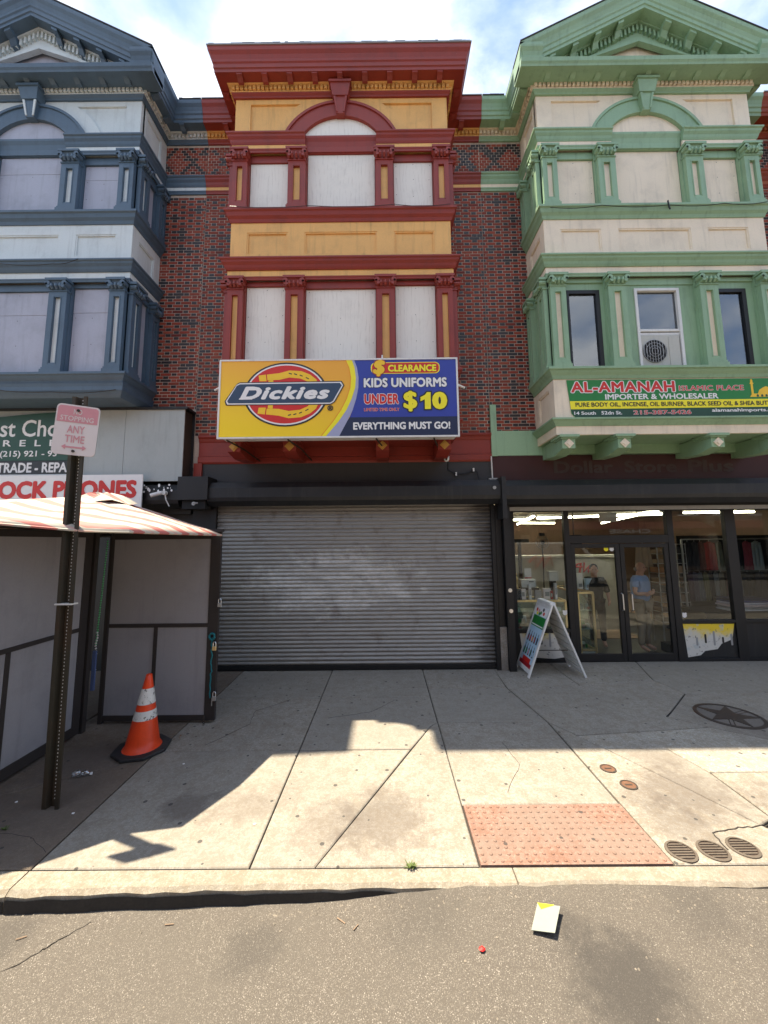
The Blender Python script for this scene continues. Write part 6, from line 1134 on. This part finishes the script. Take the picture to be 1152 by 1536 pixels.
def lump(name, lab, cat, c, r, mm, n=8, flat_=.5):
    t_ = thing(name, lab, cat, c); mb = MB(); vs = []
    for i in range(5):
        ph = math.pi * i / 4 - math.pi / 2
        for j in range(n): th_ = 2 * math.pi * j / n; q = r * R.uniform(.6, 1.1); vs.append((c[0] + q * math.cos(ph) * math.cos(th_), c[1] + q * .8 * math.cos(ph) * math.sin(th_), c[2] + r * flat_ + q * flat_ * math.sin(ph)))
    mb.add(vs, [(i * n + j, i * n + (j + 1) % n, (i + 1) * n + (j + 1) % n, (i + 1) * n + j) for i in range(4) for j in range(n)]); obj('scrap', mb, mm, t_); return t_
lump('red_scrap', 'small bright red scrap on the road near the photo bottom', 'litter', (.485, 2.27, zr(.485, 2.27)), .018, 'p_red')
bt = thing('plastic_bottle', 'crushed clear plastic bottle lying on the shaded sidewalk by the sign post', 'bottle', (-2.8, 3.76, 0)); mb = MB(); mb.tube([(-2.86, 3.745, .028), (-2.84, 3.75, .03), (-2.80, 3.76, .034), (-2.775, 3.768, .022), (-2.75, 3.775, .031), (-2.735, 3.78, .02), (-2.72, 3.785, .013)], [.016, .027, .030, .019, .028, .018, .011], 10); obj('body', mb, 'clear', bt, smooth=True); mb = MB(); mb.tube([(-2.72, 3.785, .013), (-2.705, 3.79, .013)], .012, 8); obj('cap', mb, 'white', bt)
for (x, y, lab) in ((-3.05, 3.42, 'pale scrap under the left booth panel'), (-2.47, 3.28, 'white stick like scrap right of the post base'), (-1.0, 3.15, 'white fleck on the sunlit slab near the kerb'), (-1.95, 3.95, 'tiny white fleck on the shaded slab left of the cone line'), (-3.1, 3.25, 'white scrap beside the left edge of the photo')): lump('paper_scrap', lab, 'litter', (x, y, 0), .014, 'white', 6, .3)
gt = MB()
for k in range(420):
    near = k < 300; x = R.uniform(-3.2, 3.4); y = R.uniform(2.44, 2.585) if near else R.uniform(1.6, 2.5); y = 2.6 - abs(R.gauss(0, .06)) - .015 if near else y; z = zr(x, min(y, 2.4)) if y < 2.4 else -curbdrop(x) - .0; q = R.uniform(.003, .009); a = R.uniform(0, 3)
    gt.add([(x + q * math.cos(a), y + q * math.sin(a), z), (x - q * math.sin(a), y + q * math.cos(a), z), (x - q * math.cos(a), y - q * math.sin(a), z), (x + q * math.sin(a), y - q * math.cos(a), z), (x, y, z + q * R.uniform(.6, 1.2))], [(0, 1, 4), (1, 2, 4), (2, 3, 4), (3, 0, 4)])
tag(obj('grit', gt, 'gravel', kind='stuff', fix=False), 'small stones and grit gathered in the gutter along the kerb', 'grit')
for k, (x, y, l_, a) in enumerate(((-2.1, 2.43, .05, .4), (-.3, 2.5, .06, -.6), (-.2, 2.42, .04, .9), (-1.3, 2.5, .05, .1))):
    t_ = thing('twig', ('pale twig in the gutter near the left end of the kerb', 'pale twig in the gutter where the kerb starts to drop', 'short stick on the road below the dropping kerb', 'thin stick in the gutter left of centre')[k], 'twig', (x, y, zr(x, 2.4))); mb = MB(); z = max(zr(x, 2.4), -curbdrop(x)) + .006; mb.tube([(x, y, z), (x + l_ * math.cos(a), y + l_ * math.sin(a), z)], .003, 5); obj('stick', mb, 'mat_in', t_)
rdo = bpy.data.objects['road']
for pts in ([(-1.98, 2.30), (-1.90, 2.38), (-1.84, 2.44), (-1.75, 2.53)], [(-2.6, 2.1), (-2.2, 2.2), (-1.98, 2.30)]): wig([(x, y, zr(x, min(2.4, y)) + .002) for x, y in pts],   .003, 'crack', 'joint', rdo)
wd = thing('weed', 'small green weed growing from the kerb joint below the sunlit slab', 'weed', (.148, 2.755, 0))
def weed(root, c, n, s):
    mb = MB()
    for i in range(n):
        a = R.uniform(0, 6.28); l_ = R.uniform(.4, 1) * s; d = Vector((math.cos(a), math.sin(a), R.uniform(.3, 1))) * l_; b_ = Vector((-math.sin(a), math.cos(a), 0)) * .003; c_ = Vector(c) + Vector((R.uniform(-1, 1) * s * .6, R.uniform(-.2, .2) * s, 0)); mb.add([c_ - b_, c_ + b_, c_ + d * .6 + b_, c_ + d, c_ + d * .6 - b_], [(0, 1, 2, 3, 4)])
    obj('leaf', mb, 'leafm', root, kind='stuff', fix=False)
weed(wd, (.148, 2.756, 0), 40, .045)
wd2 = thing('weed', 'low mossy weed in the crack left of the sign post base', 'weed', (-2.75, 3.08, 0)); weed(wd2, (-2.85, 3.12, 0), 30, .03)
lf = thing('dry_leaves', 'few orange brown dry leaves in the joint right of the cone', 'leaves', (-2.3, 4.48, 0)); 
for i in range(7): x = -2.32 + R.uniform(-.07, .07); y = 4.48 + R.uniform(-.06, .06); a = R.uniform(0, 6); mb = MB(); mb.prism([(x + .02 * math.cos(a), y + .02 * math.sin(a), .003), (x + .008 * math.cos(a + 1.6), y + .008 * math.sin(a + 1.6), .009), (x - .02 * math.cos(a), y - .02 * math.sin(a), .004), (x - .008 * math.cos(a + 1.6), y - .008 * math.sin(a + 1.6), .002)], (0, 0, .001)); obj('leaf', mb, 'dryleaf', lf)

# ------------------------------------------------------------------ opposite side of the street (seen in the glass)
MT['opp1'] = paint('opposite_brick_tan', (.34, .20, .12), .85, .4); MT['opp2'] = paint('opposite_stone', (.45, .38, .29), .85, .4); MT['opp3'] = paint('opposite_brick_red', (.28, .10, .06), .85, .4); MT['awn'] = paint('maroon_awning', (.08, .01, .012), .8)
for i, (x0, x1, h_, mm, nmn) in enumerate(((-13, -2, 9.5, 'opp3', 'red brick'), (-2, 9, 10.5, 'opp2', 'pale stone'), (9, 20, 9.0, 'opp1', 'tan brick'), (20, 31, 11.0, 'opp2', 'light stone corner'))):
    t_ = thing('opposite_building', nmn + ' building across the street reflected in the shop glass', 'building', ((x0 + x1) / 2, -10.2, 0), 'buildings across the street'); mb = MB(); mb.box(x0, x1, -20, -10.2, 0, h_); mb.box(x0, x1, -10.2, -9.9, h_ - .5, h_); obj('wall', mb, mm, t_)
    n_ = 5
    for fl in (3.6, 6.6):
        for k in range(n_): xc = x0 + (k + .5) * (x1 - x0) / n_; mb = MB(); mb.box(xc - .55, xc + .55, -10.22, -10.15, fl, fl + 1.8); wn = obj('window', mb, 'dark', t_); mb = MB(); mb.box(xc - .65, xc + .65, -10.2, -10.1, fl - .12, fl); obj('sill', mb, 'whitep', wn)
    mb = MB(); mb.box(x0 + .6, x1 - .6, -10.22, -10.16, .4, 2.6); obj('shop_window', mb, 'dark', t_); mb = MB(); mb.prism([(x0 + .5, -10.19, 3.2), (x0 + .5, -8.9, 2.7), (x0 + .5, -8.9, 2.4), (x0 + .5, -10.19, 2.6)], (x1 - x0 - 1, 0, 0)); aw = obj('awning', mb, 'awn', t_)
    if i == 2: lettering('CHASE', (13.2, 15.6, 2.43, 2.67), lambda u, v, h: (28.8 - u, -8.9 + h, v), 'white', aw, bold=.02)
vn = thing('parked_van', 'white delivery van parked across the street, reflected in the shop glass', 'van', (7.5, -5.6, -.14))
def van(x0, y0):
    s = [(x0, .25), (x0, 1.95), (x0 + .15, 2.1), (x0 + 3.9, 2.1), (x0 + 4.6, 1.35), (x0 + 5.3, 1.1), (x0 + 5.4, .35), (x0 + 5.2, .25)]
    mb = MB(); mb.prism([(x, y0, z - .14) for x, z in s], (0, -1.9, 0)); bd = obj('body', mb, 'whitep', vn, bevel=.05)
    for wx in (x0 + 1.0, x0 + 4.3): mb = MB(); mb.tube([(wx, y0 + .02, .19), (wx, y0 - .22, .19)], .33, 20); wh = obj('wheel', mb, 'rubber', vn); mb = MB(); mb.tube([(wx, y0 + .03, .19), (wx, y0, .19)], .18, 14); obj('rim', mb, 'galv', wh)
    mb = MB(); mb.prism([(x0 + 3.0, y0 + .005, 1.2), (x0 + 3.0, y0 + .005, 1.8), (x0 + 3.85, y0 + .005, 1.8), (x0 + 4.35, y0 + .005, 1.2)], (0, -.01, 0)); obj('window', mb, 'dark', bd)
    mb = MB(); q = lambda a: [(x0 + 1.4 + x * .35, y0 + .02, 1.0 + z * .35) for x, z in a]; mb.tube(q([(0, 0), (1, .9), (.8, -.8), (2, .7), (1.9, -.6), (3, .9), (3.2, -.4)]), .05, 5); obj('red_scrawl', mb, 'p_red', bd)
van(5.5, -4.9)
